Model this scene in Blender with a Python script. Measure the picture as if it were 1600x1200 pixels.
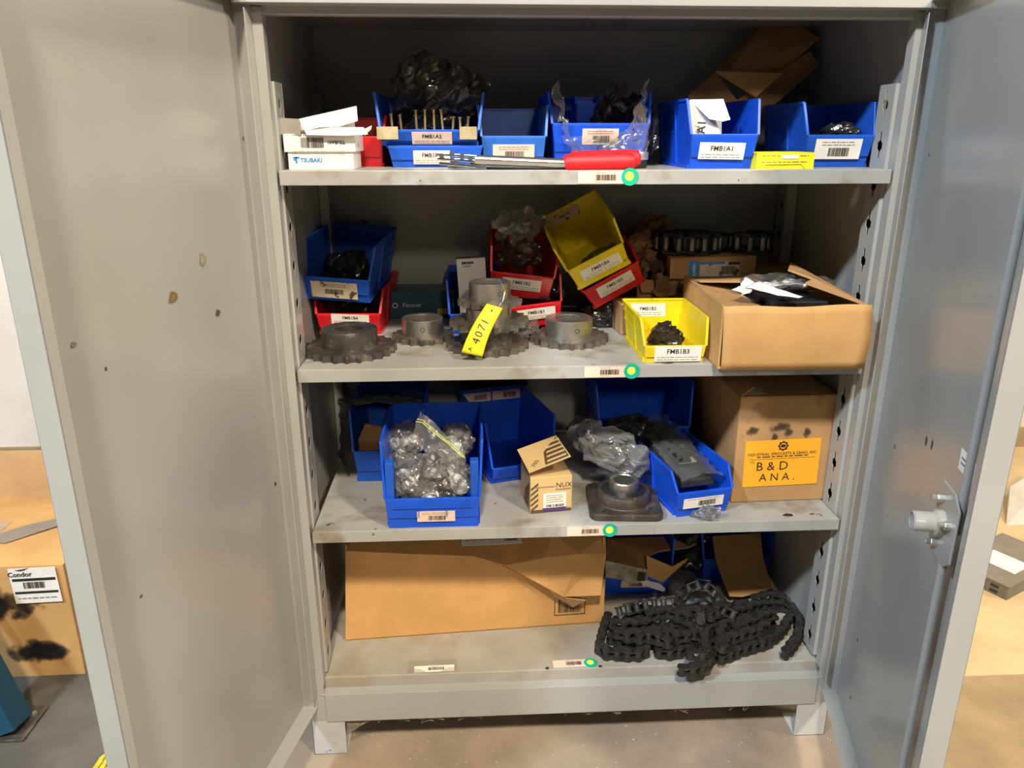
import bpy, bmesh, math, random
from mathutils import Vector, Matrix, noise, Euler
random.seed(7)
for o in list(bpy.data.objects): bpy.data.objects.remove(o)
SC = bpy.context.scene
COL = SC.collection
R = math.radians
# ------------------------------------------------------------------ camera
F = 1193.25
CAM = Vector((-.2281, -1.4905, 1.4198)); PITCH, YAW = .3171, .0519
FW = Vector((math.sin(YAW)*math.cos(PITCH), math.cos(YAW)*math.cos(PITCH), -math.sin(PITCH)))
RT = Vector((math.cos(YAW), -math.sin(YAW), 0)); UP = RT.cross(FW)
cd = bpy.data.cameras.new('camera'); cam = bpy.data.objects.new('camera', cd); COL.objects.link(cam)
cd.sensor_width = 36; cd.lens = F/1600*36; cd.clip_start = .02
cam.matrix_world = Matrix(((RT.x, UP.x, -FW.x, CAM.x), (RT.y, UP.y, -FW.y, CAM.y), (RT.z, UP.z, -FW.z, CAM.z), (0, 0, 0, 1)))
SC.camera = cam
# ------------------------------------------------------------------ light
SC.view_settings.view_transform = 'Standard'; SC.view_settings.look = 'None'
SC.view_settings.gamma = 1; SC.view_settings.use_curve_mapping = False
SC.view_settings.exposure = 0.14
w = bpy.data.worlds.new('world'); SC.world = w; w.use_nodes = True
bg = w.node_tree.nodes['Background']; bg.inputs[0].default_value = (.78, .88, 1, 1); bg.inputs[1].default_value = .010
def lamp(name, loc, target, power, size, color):
    l = bpy.data.lights.new(name, 'AREA'); l.shape = 'DISK'; l.size = size; l.energy = power; l.color = color
    o = bpy.data.objects.new(name, l); COL.objects.link(o); o.location = loc
    o.rotation_euler = (Vector(target)-Vector(loc)).to_track_quat('-Z', 'Y').to_euler()
    return o
WARM = (1, .86, .66)
COOL = (.70, .85, 1)
lamp('high_bay_light', (-.4, -3.3, 4.85), (0, 0, .8), 250, .38, WARM)
lamp('high_bay_light', (2.5, -3.5, 4.85), (0, 0, .8), 250, .45, WARM)
lamp('high_bay_light', (.9, -9.0, 4.7), (0, 0, .8), 120, .6, WARM)
lamp('high_bay_light', (5.6, -1.65, 4.7), (0, -.3, .8), 180, .8, WARM)
lamp('high_bay_light', (-3.6, -3.2, 4.85), (0, 0, .8), 310, .45, COOL)
lamp('high_bay_light', (4.2, 2.9, 4.85), (2.2, 1.2, 0), 60, .4, WARM)
lamp('high_bay_light', (-4.6, 1.0, 4.85), (-2.5, 1.5, 0), 45, .4, WARM)

# ------------------------------------------------------------------ pixel to place
def ray(u, v): return FW + RT*((u-800)/F) + UP*((600-v)/F)
def at_y(u, v, y): d = ray(u, v); return CAM + d*((y-CAM.y)/d.y)
def at_z(u, v, z): d = ray(u, v); return CAM + d*((z-CAM.z)/d.z)
def at_x(u, v, x): d = ray(u, v); return CAM + d*((x-CAM.x)/d.x)
def x_at(u, y, z):
    k = (u-800)/F; dy = y-CAM.y; dz = z-CAM.z
    return CAM.x + (k*(dy*FW.y+dz*FW.z)-dy*RT.y)/(RT.x-k*FW.x)
# ------------------------------------------------------------------ materials
MATS = {}
def nodes(name):
    m = bpy.data.materials.new(name); m.use_nodes = True
    nt = m.node_tree; return m, nt, nt.nodes['Principled BSDF']
def N(nt, t, **kw):
    n = nt.nodes.new(t)
    for k, v in kw.items():
        if k in n.inputs: n.inputs[k].default_value = v
        else: setattr(n, k, v)
    return n
def ramp(nt, fac, stops):
    r = nt.nodes.new('ShaderNodeValToRGB'); e = r.color_ramp.elements
    while len(e) < len(stops): e.new(.5)
    for i, (p, c) in enumerate(stops): e[i].position = p; e[i].color = (*c, 1)
    nt.links.new(fac, r.inputs[0]); return r
def mat(name, col, rough=.5, metal=0, var=.08, scale=30, bump=0, bscale=200, spec=.5, spots=None, stretch=None, dirt=None):
    """base colour with slight variation; spots=(scale, threshold, colour) for chips and wear; dirt the same, soft"""
    if name in MATS: return MATS[name]
    m, nt, b = nodes(name)
    tc = N(nt, 'ShaderNodeTexCoord'); src = tc.outputs['Object']
    if stretch:
        mp = N(nt, 'ShaderNodeMapping'); mp.inputs['Scale'].default_value = stretch; nt.links.new(src, mp.inputs[0]); src = mp.outputs[0]
    n1 = N(nt, 'ShaderNodeTexNoise', Scale=scale, Detail=5.0); nt.links.new(src, n1.inputs['Vector'])
    lo = tuple(max(0, c*(1-var*1.6)) for c in col); hi = tuple(min(1, c*(1+var)) for c in col)
    r = ramp(nt, n1.outputs['Fac'], [(.3, lo), (.7, hi)]); out = r.outputs[0]
    for sp, soft in ((dirt, .14), (spots, .015)):
        if sp:
            n2 = N(nt, 'ShaderNodeTexNoise', Scale=sp[0], Detail=4.0, Roughness=.6); nt.links.new(tc.outputs['Object'], n2.inputs['Vector'])
            rr = ramp(nt, n2.outputs['Fac'], [(sp[1], (0, 0, 0)), (sp[1]+soft, (1, 1, 1))])
            mx = N(nt, 'ShaderNodeMix', data_type='RGBA'); nt.links.new(rr.outputs[0], mx.inputs[0])
            nt.links.new(out, mx.inputs[6]); mx.inputs[7].default_value = (*sp[2], 1); out = mx.outputs[2]
    nt.links.new(out, b.inputs['Base Color'])
    b.inputs['Roughness'].default_value = rough; b.inputs['Metallic'].default_value = metal
    b.inputs['Specular IOR Level'].default_value = spec
    if bump:
        n3 = N(nt, 'ShaderNodeTexNoise', Scale=bscale, Detail=3.0); nt.links.new(src, n3.inputs['Vector'])
        bp = N(nt, 'ShaderNodeBump', Strength=bump, Distance=.002); nt.links.new(n3.outputs['Fac'], bp.inputs['Height']); nt.links.new(bp.outputs[0], b.inputs['Normal'])
    MATS[name] = m; return m
def film(name, tint=(.8, .8, .8), gloss=.3, milk=.1, rough=.15):
    if name in MATS: return MATS[name]
    m, nt, b = nodes(name); nt.nodes.remove(b); out = nt.nodes['Material Output']
    tr = N(nt, 'ShaderNodeBsdfTransparent'); tr.inputs[0].default_value = (*tint, 1)
    df = N(nt, 'ShaderNodeBsdfDiffuse'); df.inputs[0].default_value = (.8, .8, .78, 1)
    gl = N(nt, 'ShaderNodeBsdfGlossy', Roughness=rough)
    tc = N(nt, 'ShaderNodeTexCoord'); n3 = N(nt, 'ShaderNodeTexNoise', Scale=70.0, Detail=4.0); nt.links.new(tc.outputs['Object'], n3.inputs['Vector'])
    bp = N(nt, 'ShaderNodeBump', Strength=.5, Distance=.004); nt.links.new(n3.outputs['Fac'], bp.inputs['Height'])
    nt.links.new(bp.outputs[0], gl.inputs['Normal'])
    m1 = N(nt, 'ShaderNodeMixShader'); m1.inputs[0].default_value = milk; nt.links.new(tr.outputs[0], m1.inputs[1]); nt.links.new(df.outputs[0], m1.inputs[2])
    lw = N(nt, 'ShaderNodeFresnel', IOR=1.5); nt.links.new(bp.outputs[0], lw.inputs['Normal'])
    mu = N(nt, 'ShaderNodeMath', operation='MULTIPLY_ADD'); nt.links.new(lw.outputs[0], mu.inputs[0]); mu.inputs[1].default_value = gloss*2.2; mu.inputs[2].default_value = gloss*.15
    cl = N(nt, 'ShaderNodeClamp'); nt.links.new(mu.outputs[0], cl.inputs[0])
    m2 = N(nt, 'ShaderNodeMixShader'); nt.links.new(cl.outputs[0], m2.inputs[0]); nt.links.new(m1.outputs[0], m2.inputs[1]); nt.links.new(gl.outputs[0], m2.inputs[2])
    nt.links.new(m2.outputs[0], out.inputs[0]); MATS[name] = m; return m
PAINT = mat('grey_paint', (.34, .345, .335), .24, 0, .05, 4, .02, 500, spots=(9, .73, (.13, .11, .08)))
SHELFP = mat('shelf_paint', (.35, .355, .345), .38, 0, .09, 6, .05, 400, spots=(26, .69, (.09, .08, .06)), dirt=(8, .53, (.22, .195, .15)))
BASEP = mat('dusty_paint', (.36, .35, .32), .5, 0, .10, 9, .1, 300, spots=(40, .72, (.16, .11, .07)), dirt=(5, .5, (.30, .26, .20)))
LEGP = mat('leg_paint', (.45, .46, .46), .5, 0, .08, 9, .05, 300, spots=(16, .68, (.2, .2, .2)))
SLOTD = mat('cavity', (.03, .03, .03), .8)
BLUE = mat('blue_plastic', (.008, .085, .66), .36, 0, .10, 20, .04, 300, dirt=(14, .64, (.012, .06, .34)), spec=.35)
BLUE2 = mat('blue_plastic_worn', (.012, .095, .56), .45, 0, .15, 15, .08, 300, dirt=(10, .58, (.04, .07, .25)), spec=.35)
BLUE3 = mat('blue_plastic_lighter', (.022, .14, .56), .42, 0, .15, 15, .08, 300, dirt=(10, .6, (.03, .08, .22)))
RED = mat('red_plastic', (.62, .008, .016), .36, 0, .12, 20, .04, 300)
YELL = mat('yellow_plastic', (.78, .60, .012), .36, 0, .08, 20, .04, 300, spots=(30, .66, (.42, .34, .03)))
CARD = mat('cardboard', (.60, .345, .135), .8, 0, .10, 7, .12, 120, .2, dirt=(6, .60, (.50, .28, .11)))
CARD2 = mat('cardboard_dirty', (.48, .28, .125), .8, 0, .12, 9, .15, 120, .2, dirt=(9, .58, (.20, .125, .07)), spots=(14, .70, (.08, .06, .05)))
CARD3 = mat('cardboard_dark', (.33, .185, .085), .8, 0, .15, 9, .2, 100, .2)
CARDIN = mat('cardboard_bright', (.58, .37, .19), .8, 0, .08, 9, .1, 120, .2)
KRAFT = mat('kraft_paper', (.27, .16, .08), .85, 0, .25, 20, .4, 60, .2)
WHITE = mat('white_card', (.80, .79, .76), .55, 0, .04, 10, .03)
PAPER = mat('paper', (.82, .83, .85), .7, 0, .04, 12)
LABEL = mat('label_paper', (.76, .57, .47), .6, 0, .05, 30)
LABELW = mat('label_white', (.84, .80, .74), .6, 0, .05, 30)
LABELD = mat('label_dirty', (.70, .58, .42), .6, 0, .2, 14, spots=(35, .60, (.09, .07, .05)))
TAPE = mat('old_tape', (.42, .34, .20), .4, 0, .2, 30)
INK = mat('ink', (.02, .02, .022), .6)
INKG = mat('ink_grey', (.22, .20, .19), .7)
INKB = mat('ink_blue', (.02, .25, .62), .6)
ORANGE = mat('orange_paper', (1, .43, .02), .6, 0, .03, 10)
GREEN = mat('green_sticker', (.0, .42, .27), .5)
LIME = mat('lime_sticker', (.75, .83, .10), .5)
STEEL = mat('machined_steel', (.46, .44, .41), .30, .9, .15, 60, .06, 300, stretch=(1, 1, 12))
GEAR = mat('gear_steel', (.16, .145, .125), .45, .65, .25, 40, .1, 200, spots=(45, .62, (.28, .22, .15)))
GEARD = mat('dark_gear_steel', (.10, .092, .085), .45, .6, .3, 30, .15, 150, spots=(30, .60, (.20, .18, .15)))
CHAINM = mat('black_chain', (.040, .037, .034), .42, .2, .4, 60, .15, 200, spots=(60, .66, (.06, .05, .045)))
CHAIN2 = mat('oily_chain', (.035, .033, .03), .25, .7, .3, 60)
ROLL2 = mat('chain_roller', (.22, .20, .18), .28, .85, .3, 60)
CHROME = mat('chrome', (.70, .70, .70), .22, .95, .08, 40)
ZINC = mat('zinc', (.62, .62, .60), .3, .8, .2, 60)
REDG = mat('red_rubber_grip', (.80, .010, .020), .5, 0, .06, 30, .08, 200)
BRASS = mat('brass_pin', (.55, .42, .22), .3, .8, .2, 60)
BLACK = mat('black_plastic', (.018, .018, .02), .4, 0, .2, 40)
DARK = mat('dark_part', (.022, .020, .018), .45, .2, .4, 40, .2, 80)
IRON = mat('cast_iron', (.075, .062, .055), .5, .35, .3, 40, .3, 120, spots=(24, .62, (.15, .11, .085)))
YTAG = mat('yellow_tag', (.95, .80, .02), .6, 0, .03, 10)
TEALB = mat('teal_box', (.008, .06, .10), .4, 0, .1, 20)
TEAL = mat('teal_paint', (.008, .07, .13), .45, 0, .1, 10)
CONC = mat('concrete', (.31, .245, .185), .75, 0, .18, 5, .25, 60, .3, spots=(60, .69, (.6, .56, .5)), dirt=(2.2, .52, (.25, .205, .165)))
CONCG = mat('concrete_stained', (.13, .118, .105), .7, 0, .25, 4, .2, 60, .3, dirt=(3, .55, (.20, .18, .16)))
CONCL = mat('concrete_light', (.60, .46, .27), .6, 0, .12, 4, .15, 60, .3, dirt=(3, .55, (.48, .36, .21)))
CONCB = mat('concrete_brown', (.33, .245, .15), .75, 0, .15, 8, .25, 90, .3)
WALLM = mat('wall_paint', (.66, .63, .58), .7, 0, .06, 3, .1, 40, .3, dirt=(4, .62, (.45, .42, .38)))
GREYBOX = mat('grey_device', (.16, .145, .125), .5, 0, .08, 20)
ROPE = mat('yellow_rope', (.75, .60, .05), .8, 0, .3, 80, .5, 80)
NUXC = mat('tan_carton', (.66, .47, .22), .6, 0, .05, 12)
BROWNP = mat('brown_print', (.10, .065, .045), .6)
PURPLE = mat('purple_print', (.07, .04, .16), .6)
SOOT = mat('black_spray_paint', (.015, .015, .017), .7, 0, .3, 20)
CAPW = mat('white_cap', (.72, .74, .76), .4)
DUST = mat('dust_web', (.34, .28, .21), .9, 0, .3, 60)
FILM = film('clear_film', (.86, .86, .85), .34, .07, .14)
FILMD = film('dark_film', (.62, .59, .50), .34, .02, .14)
FILMB = film('bag_film', (.93, .94, .95), .40, .10, .13)
FILMK = film('smoky_film', (.16, .15, .14), .34, .02, .18)
def smudge(name, col, nsc=4, dens=1.0):
    if name in MATS: return MATS[name]
    m, nt, b = nodes(name); b.inputs['Base Color'].default_value = (*col, 1); b.inputs['Roughness'].default_value = .8
    tc = N(nt, 'ShaderNodeTexCoord'); mp = N(nt, 'ShaderNodeMapping'); mp.inputs['Location'].default_value = (-1, -1, 0); mp.inputs['Scale'].default_value = (2, 2, 0)
    nt.links.new(tc.outputs['Generated'], mp.inputs[0]); ln = N(nt, 'ShaderNodeVectorMath', operation='LENGTH'); nt.links.new(mp.outputs[0], ln.inputs[0])
    ns = N(nt, 'ShaderNodeTexNoise', Scale=nsc*10.0, Detail=5.0); nt.links.new(tc.outputs['Object'], ns.inputs['Vector'])
    a = N(nt, 'ShaderNodeMath', operation='MULTIPLY_ADD'); nt.links.new(ns.outputs['Fac'], a.inputs[0]); a.inputs[1].default_value = 1.5; nt.links.new(ln.outputs['Value'], a.inputs[2])
    r = N(nt, 'ShaderNodeMapRange'); nt.links.new(a.outputs[0], r.inputs['Value']); r.inputs['From Min'].default_value = 1.55; r.inputs['From Max'].default_value = 1.0; r.inputs['To Min'].default_value = 0; r.inputs['To Max'].default_value = dens
    nt.links.new(r.outputs[0], b.inputs['Alpha']); MATS[name] = m; return m
# ------------------------------------------------------------------ objects
TM = {}
def thing(name, label, cat, loc=(0, 0, 0), rot=(0, 0, 0), group=None):
    o = bpy.data.objects.new(name, None); COL.objects.link(o); o.empty_display_size = .05
    o.location = loc; o.rotation_euler = [R(a) for a in rot]
    o['label'] = label; o['category'] = cat
    if group: o['group'] = group
    TM[o] = Matrix.Translation(Vector(loc)) @ Euler([R(a) for a in rot]).to_matrix().to_4x4()
    return o
def tag(o, label, cat, group=None):
    o['label'] = label; o['category'] = cat
    if group: o['group'] = group
    return o
def loc_in(t, p): return TM[t].inverted() @ Vector(p)
def frame(o, x, y):
    x = Vector(x).normalized(); y = Vector(y); y = (y-x*y.dot(x)).normalized(); z = x.cross(y); o = Vector(o)
    return Matrix(((x.x, y.x, z.x, o.x), (x.y, y.y, z.y, o.y), (x.z, y.z, z.z, o.z), (0, 0, 0, 1)))
class MB:
    def __init__(s): s.v = []; s.f = []
    def add(s, vs, fs, M=None):
        n = len(s.v); s.v += [tuple((M @ Vector(p)) if M else p) for p in vs]; s.f += [tuple(i+n for i in f) for f in fs]; return s
    def box(s, x0, x1, y0, y1, z0, z1, M=None):
        return s.add([(x, y, z) for x in (x0, x1) for y in (y0, y1) for z in (z0, z1)],
                     [(0, 1, 3, 2), (4, 6, 7, 5), (0, 4, 5, 1), (2, 3, 7, 6), (0, 2, 6, 4), (1, 5, 7, 3)], M)
    def prism(s, pts, z0, z1, M=None):
        n = len(pts)
        return s.add([(x, y, z0) for x, y in pts]+[(x, y, z1) for x, y in pts],
                     [tuple(range(n-1, -1, -1)), tuple(range(n, 2*n))]+[(i, (i+1) % n, n+(i+1) % n, n+i) for i in range(n)], M)
    def lathe(s, prof, n=24, M=None, closed=False):
        m = len(prof)
        vs = [(r*math.cos(2*math.pi*i/n), r*math.sin(2*math.pi*i/n), z) for i in range(n) for r, z in prof]
        fs = [(i*m+j, ((i+1) % n)*m+j, ((i+1) % n)*m+j+1, i*m+j+1) for i in range(n) for j in range(m-1)]
        if closed: fs += [(i*m+m-1, ((i+1) % n)*m+m-1, ((i+1) % n)*m, i*m) for i in range(n)]
        return s.add(vs, fs, M)
    def cyl(s, r, z0, z1, n=16, M=None): return s.prism([(r*math.cos(2*math.pi*i/n), r*math.sin(2*math.pi*i/n)) for i in range(n)], z0, z1, M)
    def tube(s, path, r, n=8):
        path = [Vector(p) for p in path]; rings = []; ref = Vector((0.13, .31, .94))
        for i, p in enumerate(path):
            t = (path[min(i+1, len(path)-1)]-path[max(i-1, 0)]).normalized()
            a = t.cross(ref).normalized(); b = t.cross(a)
            rr = r[i] if isinstance(r, (list, tuple)) else r
            rings.append([p+a*rr*math.cos(2*math.pi*k/n)+b*rr*math.sin(2*math.pi*k/n) for k in range(n)])
        vs = [q for g in rings for q in g]; m = len(rings)
        fs = [(i*n+k, i*n+(k+1) % n, (i+1)*n+(k+1) % n, (i+1)*n+k) for i in range(m-1) for k in range(n)]
        fs += [tuple(range(n-1, -1, -1)), tuple((m-1)*n+k for k in range(n))]
        return s.add(vs, fs)
    def bar(s, a, b, w, h, up=(0, 0, 1)):
        a = Vector(a); b = Vector(b); d = b-a; L = d.length
        return s.box(0, L, -w/2, w/2, -h/2, h/2, frame(a, d, Vector(up).cross(d)))
    def mesh(s, name, smooth=None):
        me = bpy.data.meshes.new(name); me.from_pydata(s.v, [], s.f); me.validate()
        bm = bmesh.new(); bm.from_mesh(me); bmesh.ops.recalc_face_normals(bm, faces=bm.faces); bm.to_mesh(me); bm.free()
        if smooth is not None:
            me.polygons.foreach_set('use_smooth', [True]*len(me.polygons)); me.set_sharp_from_angle(angle=R(smooth))
        return me
    def build(s, name, m, parent=None, smooth=None, bevel=0, M=None, solid=0, off=0):
        o = bpy.data.objects.new(name, s.mesh(name, smooth)); COL.objects.link(o); o.data.materials.append(m)
        if parent: o.parent = parent
        if M: o.matrix_local = M
        if solid:
            md = o.modifiers.new('thickness', 'SOLIDIFY'); md.thickness = solid; md.offset = off
        if bevel:
            md = o.modifiers.new('bevel', 'BEVEL'); md.width = bevel; md.segments = 2; md.limit_method = 'ANGLE'; md.angle_limit = R(40)
        return o
def panel(name, corners, t, m, parent, bevel=0):
    """thin slab from a planar outline"""
    c = [Vector(p) for p in corners]; n = (c[1]-c[0]).cross(c[2]-c[0]).normalized(); k = len(c)
    return MB().add([p-n*t/2 for p in c]+[p+n*t/2 for p in c], [tuple(range(k-1, -1, -1)), tuple(range(k, 2*k))]+[(i, (i+1) % k, k+(i+1) % k, k+i) for i in range(k)]).build(name, m, parent, bevel=bevel)
def sheet(name, vs, fs, t, m, parent, smooth=None): return MB().add([tuple(v) for v in vs], fs).build(name, m, parent, smooth, solid=t)
def grid(fn, nx, ny):
    vs = [fn(i/nx, j/ny) for j in range(ny+1) for i in range(nx+1)]
    fs = [(j*(nx+1)+i, j*(nx+1)+i+1, (j+1)*(nx+1)+i+1, (j+1)*(nx+1)+i) for j in range(ny) for i in range(nx)]
    return vs, fs
def n3(q): return Vector((noise.noise(q), noise.noise(q+Vector((31.4, 7.7, 2.1))), noise.noise(q+Vector((5.3, 57.1, 19.9)))))
def crumple(p, amp, sc, seed):
    q = Vector(p)*sc+Vector((seed*3.7, seed*1.3, seed*7.1))
    n = n3(q)*.8+n3(q*2.3)*.45; k = (.25-abs(noise.noise(q*1.7+Vector((9, 3, 1)))))*1.3
    return Vector(p)+(n+Vector((k, -k, k)))*amp
def blob(name, c, rad, m, parent=None, seed=1, amp=.02, sc=14, sub=5, rot=(0, 0, 0), taper=0, flat=0):
    bm = bmesh.new(); bmesh.ops.create_icosphere(bm, subdivisions=sub, radius=1)
    E = Euler([R(a) for a in rot]).to_matrix()
    for v in bm.verts:
        p = v.co.copy(); k = 1-taper*max(0, p.z)
        p = Vector((math.copysign(abs(p.x)**.8, p.x)*k*rad[0], math.copysign(abs(p.y)**.8, p.y)*k*rad[1], p.z*rad[2]))
        p = crumple(p, amp, sc, seed); q = p*sc*4.5+Vector((seed, 0, 0)); p = p+n3(q)*amp*.16+n3(q*.5)*amp*.28
        if flat and p.z < -rad[2]*flat: p.z = -rad[2]*flat
        v.co = E @ p
    me = bpy.data.meshes.new(name); bm.to_mesh(me); bm.free(); me.materials.append(m)
    me.polygons.foreach_set('use_smooth', [True]*len(me.polygons)); me.set_sharp_from_angle(angle=R(16))
    o = bpy.data.objects.new(name, me); COL.objects.link(o); o.location = c
    if parent: o.parent = parent
    return o
# ------------------------------------------------------------------ writing
TEXTS = []
def text(body, size, M, m, parent, bold=.012, align='CENTER', name='lettering'):
    cu = bpy.data.curves.new(name, 'FONT'); cu.body = body; cu.size = size; cu.align_x = align; cu.align_y = 'CENTER'; cu.offset = bold*size; cu.resolution_u = 2
    o = bpy.data.objects.new(name, cu); COL.objects.link(o); o.parent = parent; o.matrix_local = M; cu.materials.append(m); TEXTS.append(o); return o
def bars(x0, x1, y0, y1, z, mb, seed=0):
    rnd = random.Random(seed); x = x0
    while x < x1:
        wd = (x1-x0)*rnd.choice((.014, .02, .03, .045)); mb.box(x, min(x+wd, x1), y0, y1, z-.0002, z+.0002); x += wd+(x1-x0)*rnd.choice((.012, .02, .03))
def prints(x0, x1, ys, h, z, mb, seed=0):
    rnd = random.Random(seed)
    for y in ys:
        x = x0
        while x < x1-.002:
            wd = rnd.uniform(.05, .16)*(x1-x0); mb.box(x, min(x+wd, x1), y-h/2, y+h/2, z-.0002, z+.0002); x += wd+(x1-x0)*.03
def label(parent, M, w, h, paper, code=None, csize=.4, cpos=(0, .12), bar=None, lines=(), lw=.4, t=.0006, flat=False, name='paper_label', seed=1, cm=None, thin=.035, jag=0):
    """a paper label at frame M (x right, y up, z out); code = printed word, bar=(x0,x1,y0,y1) and lines in label fractions"""
    mb = MB()
    if jag:
        rnd = random.Random(seed); pts = [(-w/2+w*i/10, -h/2+rnd.uniform(0, jag)) for i in range(11)]+[(w/2-w*i/10, h/2) for i in range(11)]
        mb.prism(pts, 0, t)
    else: mb.box(-w/2, w/2, -h/2, h/2, 0, t)
    o = mb.build(name, paper, parent, M=M); P, K = (parent, M) if flat else (o, Matrix())
    if code: text(code, h*csize, K @ Matrix.Translation((cpos[0]*w, cpos[1]*h, t+.0005)), cm or INK, P)
    if bar:
        mb = MB(); bars(bar[0]*w, bar[1]*w, bar[2]*h, bar[3]*h, t+.0003, mb, seed); mb.build('barcode', INK, P, M=K)
    if lines:
        mb = MB(); prints(-lw*w, lw*w, [y*h for y in lines], h*thin, t+.0003, mb, seed); mb.build('fine_print', INKG, P, M=K)
    return o
# ================================================================== the setting
def struct(o): o['kind'] = 'structure'; return o
struct(MB().box(-6, 6, -10, 3, -.1, 0).build('floor', CONC))
struct(MB().box(-6, -.80, -3, 1.75, -.02, .0015).build('floor_stain', CONCG))
struct(MB().box(.78, 6, .185, 3, -.02, .004).build('floor_slab', CONCL))
struct(MB().box(.78, 6, -3, .182, -.02, .002).build('floor_strip', CONCB))
struct(MB().box(-6, 6, 1.75, 1.85, 0, 5).build('wall_back', WALLM))
struct(MB().box(-6, 6, 1.735, 1.75, 0, .10).build('baseboard_back', CONCB))
# ================================================================== the cabinet
S1, S2, S3, S4 = 1.354, .967, .600, .205          # shelf tops
cab = thing('storage_cabinet', 'grey steel storage cabinet with both doors open, four loaded shelf levels', 'cabinet')
XI = .607; D = .58
MB().box(-XI-.012, -XI, 0, D, .10, 1.66).build('side_panel', PAINT, cab)
MB().box(XI, XI+.012, 0, D, .10, 1.66).build('side_panel', PAINT, cab)
MB().box(-XI, XI, D-.012, D, .10, 1.66).build('back_panel', PAINT, cab)
MB().box(-XI-.012, XI+.012, 0, D, 1.66, 1.672).build('top_panel', PAINT, cab)
hd = MB(); hd.box(-.63, .63, -.034, -.028, 1.6315, 1.70); hd.box(-.63, .63, -.030, .003, 1.6315, 1.636); hd.box(-.60, .60, .002, .006, 1.618, 1.66); hd.box(-.60, .60, .006, .028, 1.618, 1.622)
hd.build('header', PAINT, cab, bevel=.0012)
for s in (-1, 1):
    st = MB(); xo, xi = (-.621, -.590) if s < 0 else (.590, .621)
    st.box(xo, xi, -.002, .003, .10, 1.63); xx = xi if s < 0 else xo
    st.box(xx-.0015, xx+.0015, -.002, .022, .20, 1.63)
    st.build('frame_stile', PAINT, cab, bevel=.001)
# slotted uprights: a channel with keyhole slots in its face
def upright(s, y0, y1, name='slotted_upright'):
    bm = bmesh.new(); z0, z1 = .215, 1.575; yc = (y0+y1)/2; x = s*(XI-.022)
    pitch = .0762; n = int((z1-z0)/pitch)
    def ring(pts, z): return [bm.verts.new((x, yc+a, z+b)) for a, b in pts]
    key = []
    for a in range(12):
        t = 2*math.pi*a/12+math.pi/12; key.append((.0062*math.cos(t), .0085*math.sin(t)))
    key = [(.0032, .026), (.0032, .010), (.0100, .005), (.0100, -.005), (.0032, -.010), (.0032, -.022), (-.0032, -.022), (-.0032, -.010), (-.0100, -.005), (-.0100, .005), (-.0032, .010), (-.0032, .026)]
    hw = (y1-y0)/2; row = [bm.verts.new((x, y0, z0)), bm.verts.new((x, y1, z0))]
    for i in range(n):
        zc = z0+pitch*(i+.5); nx = [bm.verts.new((x, y0, z0+pitch*(i+1))), bm.verts.new((x, y1, z0+pitch*(i+1)))]
        k = ring(key, zc); es = []
        q = [row[0], row[1], nx[1], nx[0]]
        for a in range(4):
            e = bm.edges.get((q[a], q[(a+1) % 4])) or bm.edges.new((q[a], q[(a+1) % 4])); es.append(e)
        for a in range(len(k)): es.append(bm.edges.new((k[a], k[(a+1) % len(k)])))
        bmesh.ops.triangle_fill(bm, edges=es, use_beauty=True, use_dissolve=False); row = nx
    me = bpy.data.meshes.new(name); bm.to_mesh(me); bm.free()
    o = bpy.data.objects.new(name, me); COL.objects.link(o); me.materials.append(PAINT); o.parent = cab
    md = o.modifiers.new('thickness', 'SOLIDIFY'); md.thickness = .0015
    m = MB(); zt = z0+pitch*n
    for yy, sg in ((y0, -1), (y1, 1)):
        m.add([(x, yy, z0), (x, yy, zt), (s*(XI-.001), yy+sg*.010, zt), (s*(XI-.001), yy+sg*.010, z0)], [(0, 1, 2, 3)])
    m.build('upright_flange', PAINT, o, solid=.0015)
    MB().box(*sorted((s*(XI-.003), s*(XI-.0045))), y0, y1, z0, zt).build('cavity_strip', SLOTD, o)
for s in (-1, 1):
    upright(s, .030, .088)
    upright(s, .49, .545)
# shelves
shelves = []
for z in (S1, S2, S3):
    m = MB(); m.box(-.584, .584, .0, .56, z-.004, z); m.box(-.584, .584, -.0015, .0015, z-.027, z); m.box(-.584, .584, .0, .018, z-.027, z-.024)
    m.box(-.584, -.581, 0, .56, z-.027, z); m.box(.581, .584, 0, .56, z-.027, z); m.box(-.584, .584, .30, .32, z-.027, z-.003)
    o = m.build('shelf', SHELFP, cab, bevel=.0012); shelves.append(o)
m = MB(); m.box(-.60, .60, .022, .57, S4-.004, S4); m.box(-.60, .60, .020, .024, .172, S4)
bs = m.build('bottom_shelf', BASEP, cab, bevel=.002)
m = MB()
for px, py in ((855, 1044), (938, 1041)):
    p = at_z(px, py, S4+.0002); m.cyl(.0045, S4-.001, S4+.0006, 14, Matrix.Translation((p.x, p.y, 0)))
m.build('bolt_hole', SLOTD, bs)
m = MB(); m.box(-.60, .60, -.004, .024, .172, .176); m.box(-.588, .588, -.005, -.001, .098, .176); m.box(-.588, .588, -.004, .03, .098, .101)
m.build('base_beam', PAINT, cab, bevel=.002)
for sx in (-1, 1):
    for y0 in (-.001, .50):
        x0, x1 = sorted((sx*.548, sx*.626)); m = MB()
        m.box(x0, x1, y0, y0+.003, 0, .172); xo = sx*.6245; m.box(xo-.0015, xo+.0015, y0, y0+.075, 0, .172); m.box(x0, x1, y0, y0+.075, .0, .003)
        m.build('leg', LEGP, cab, bevel=.001)
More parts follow.
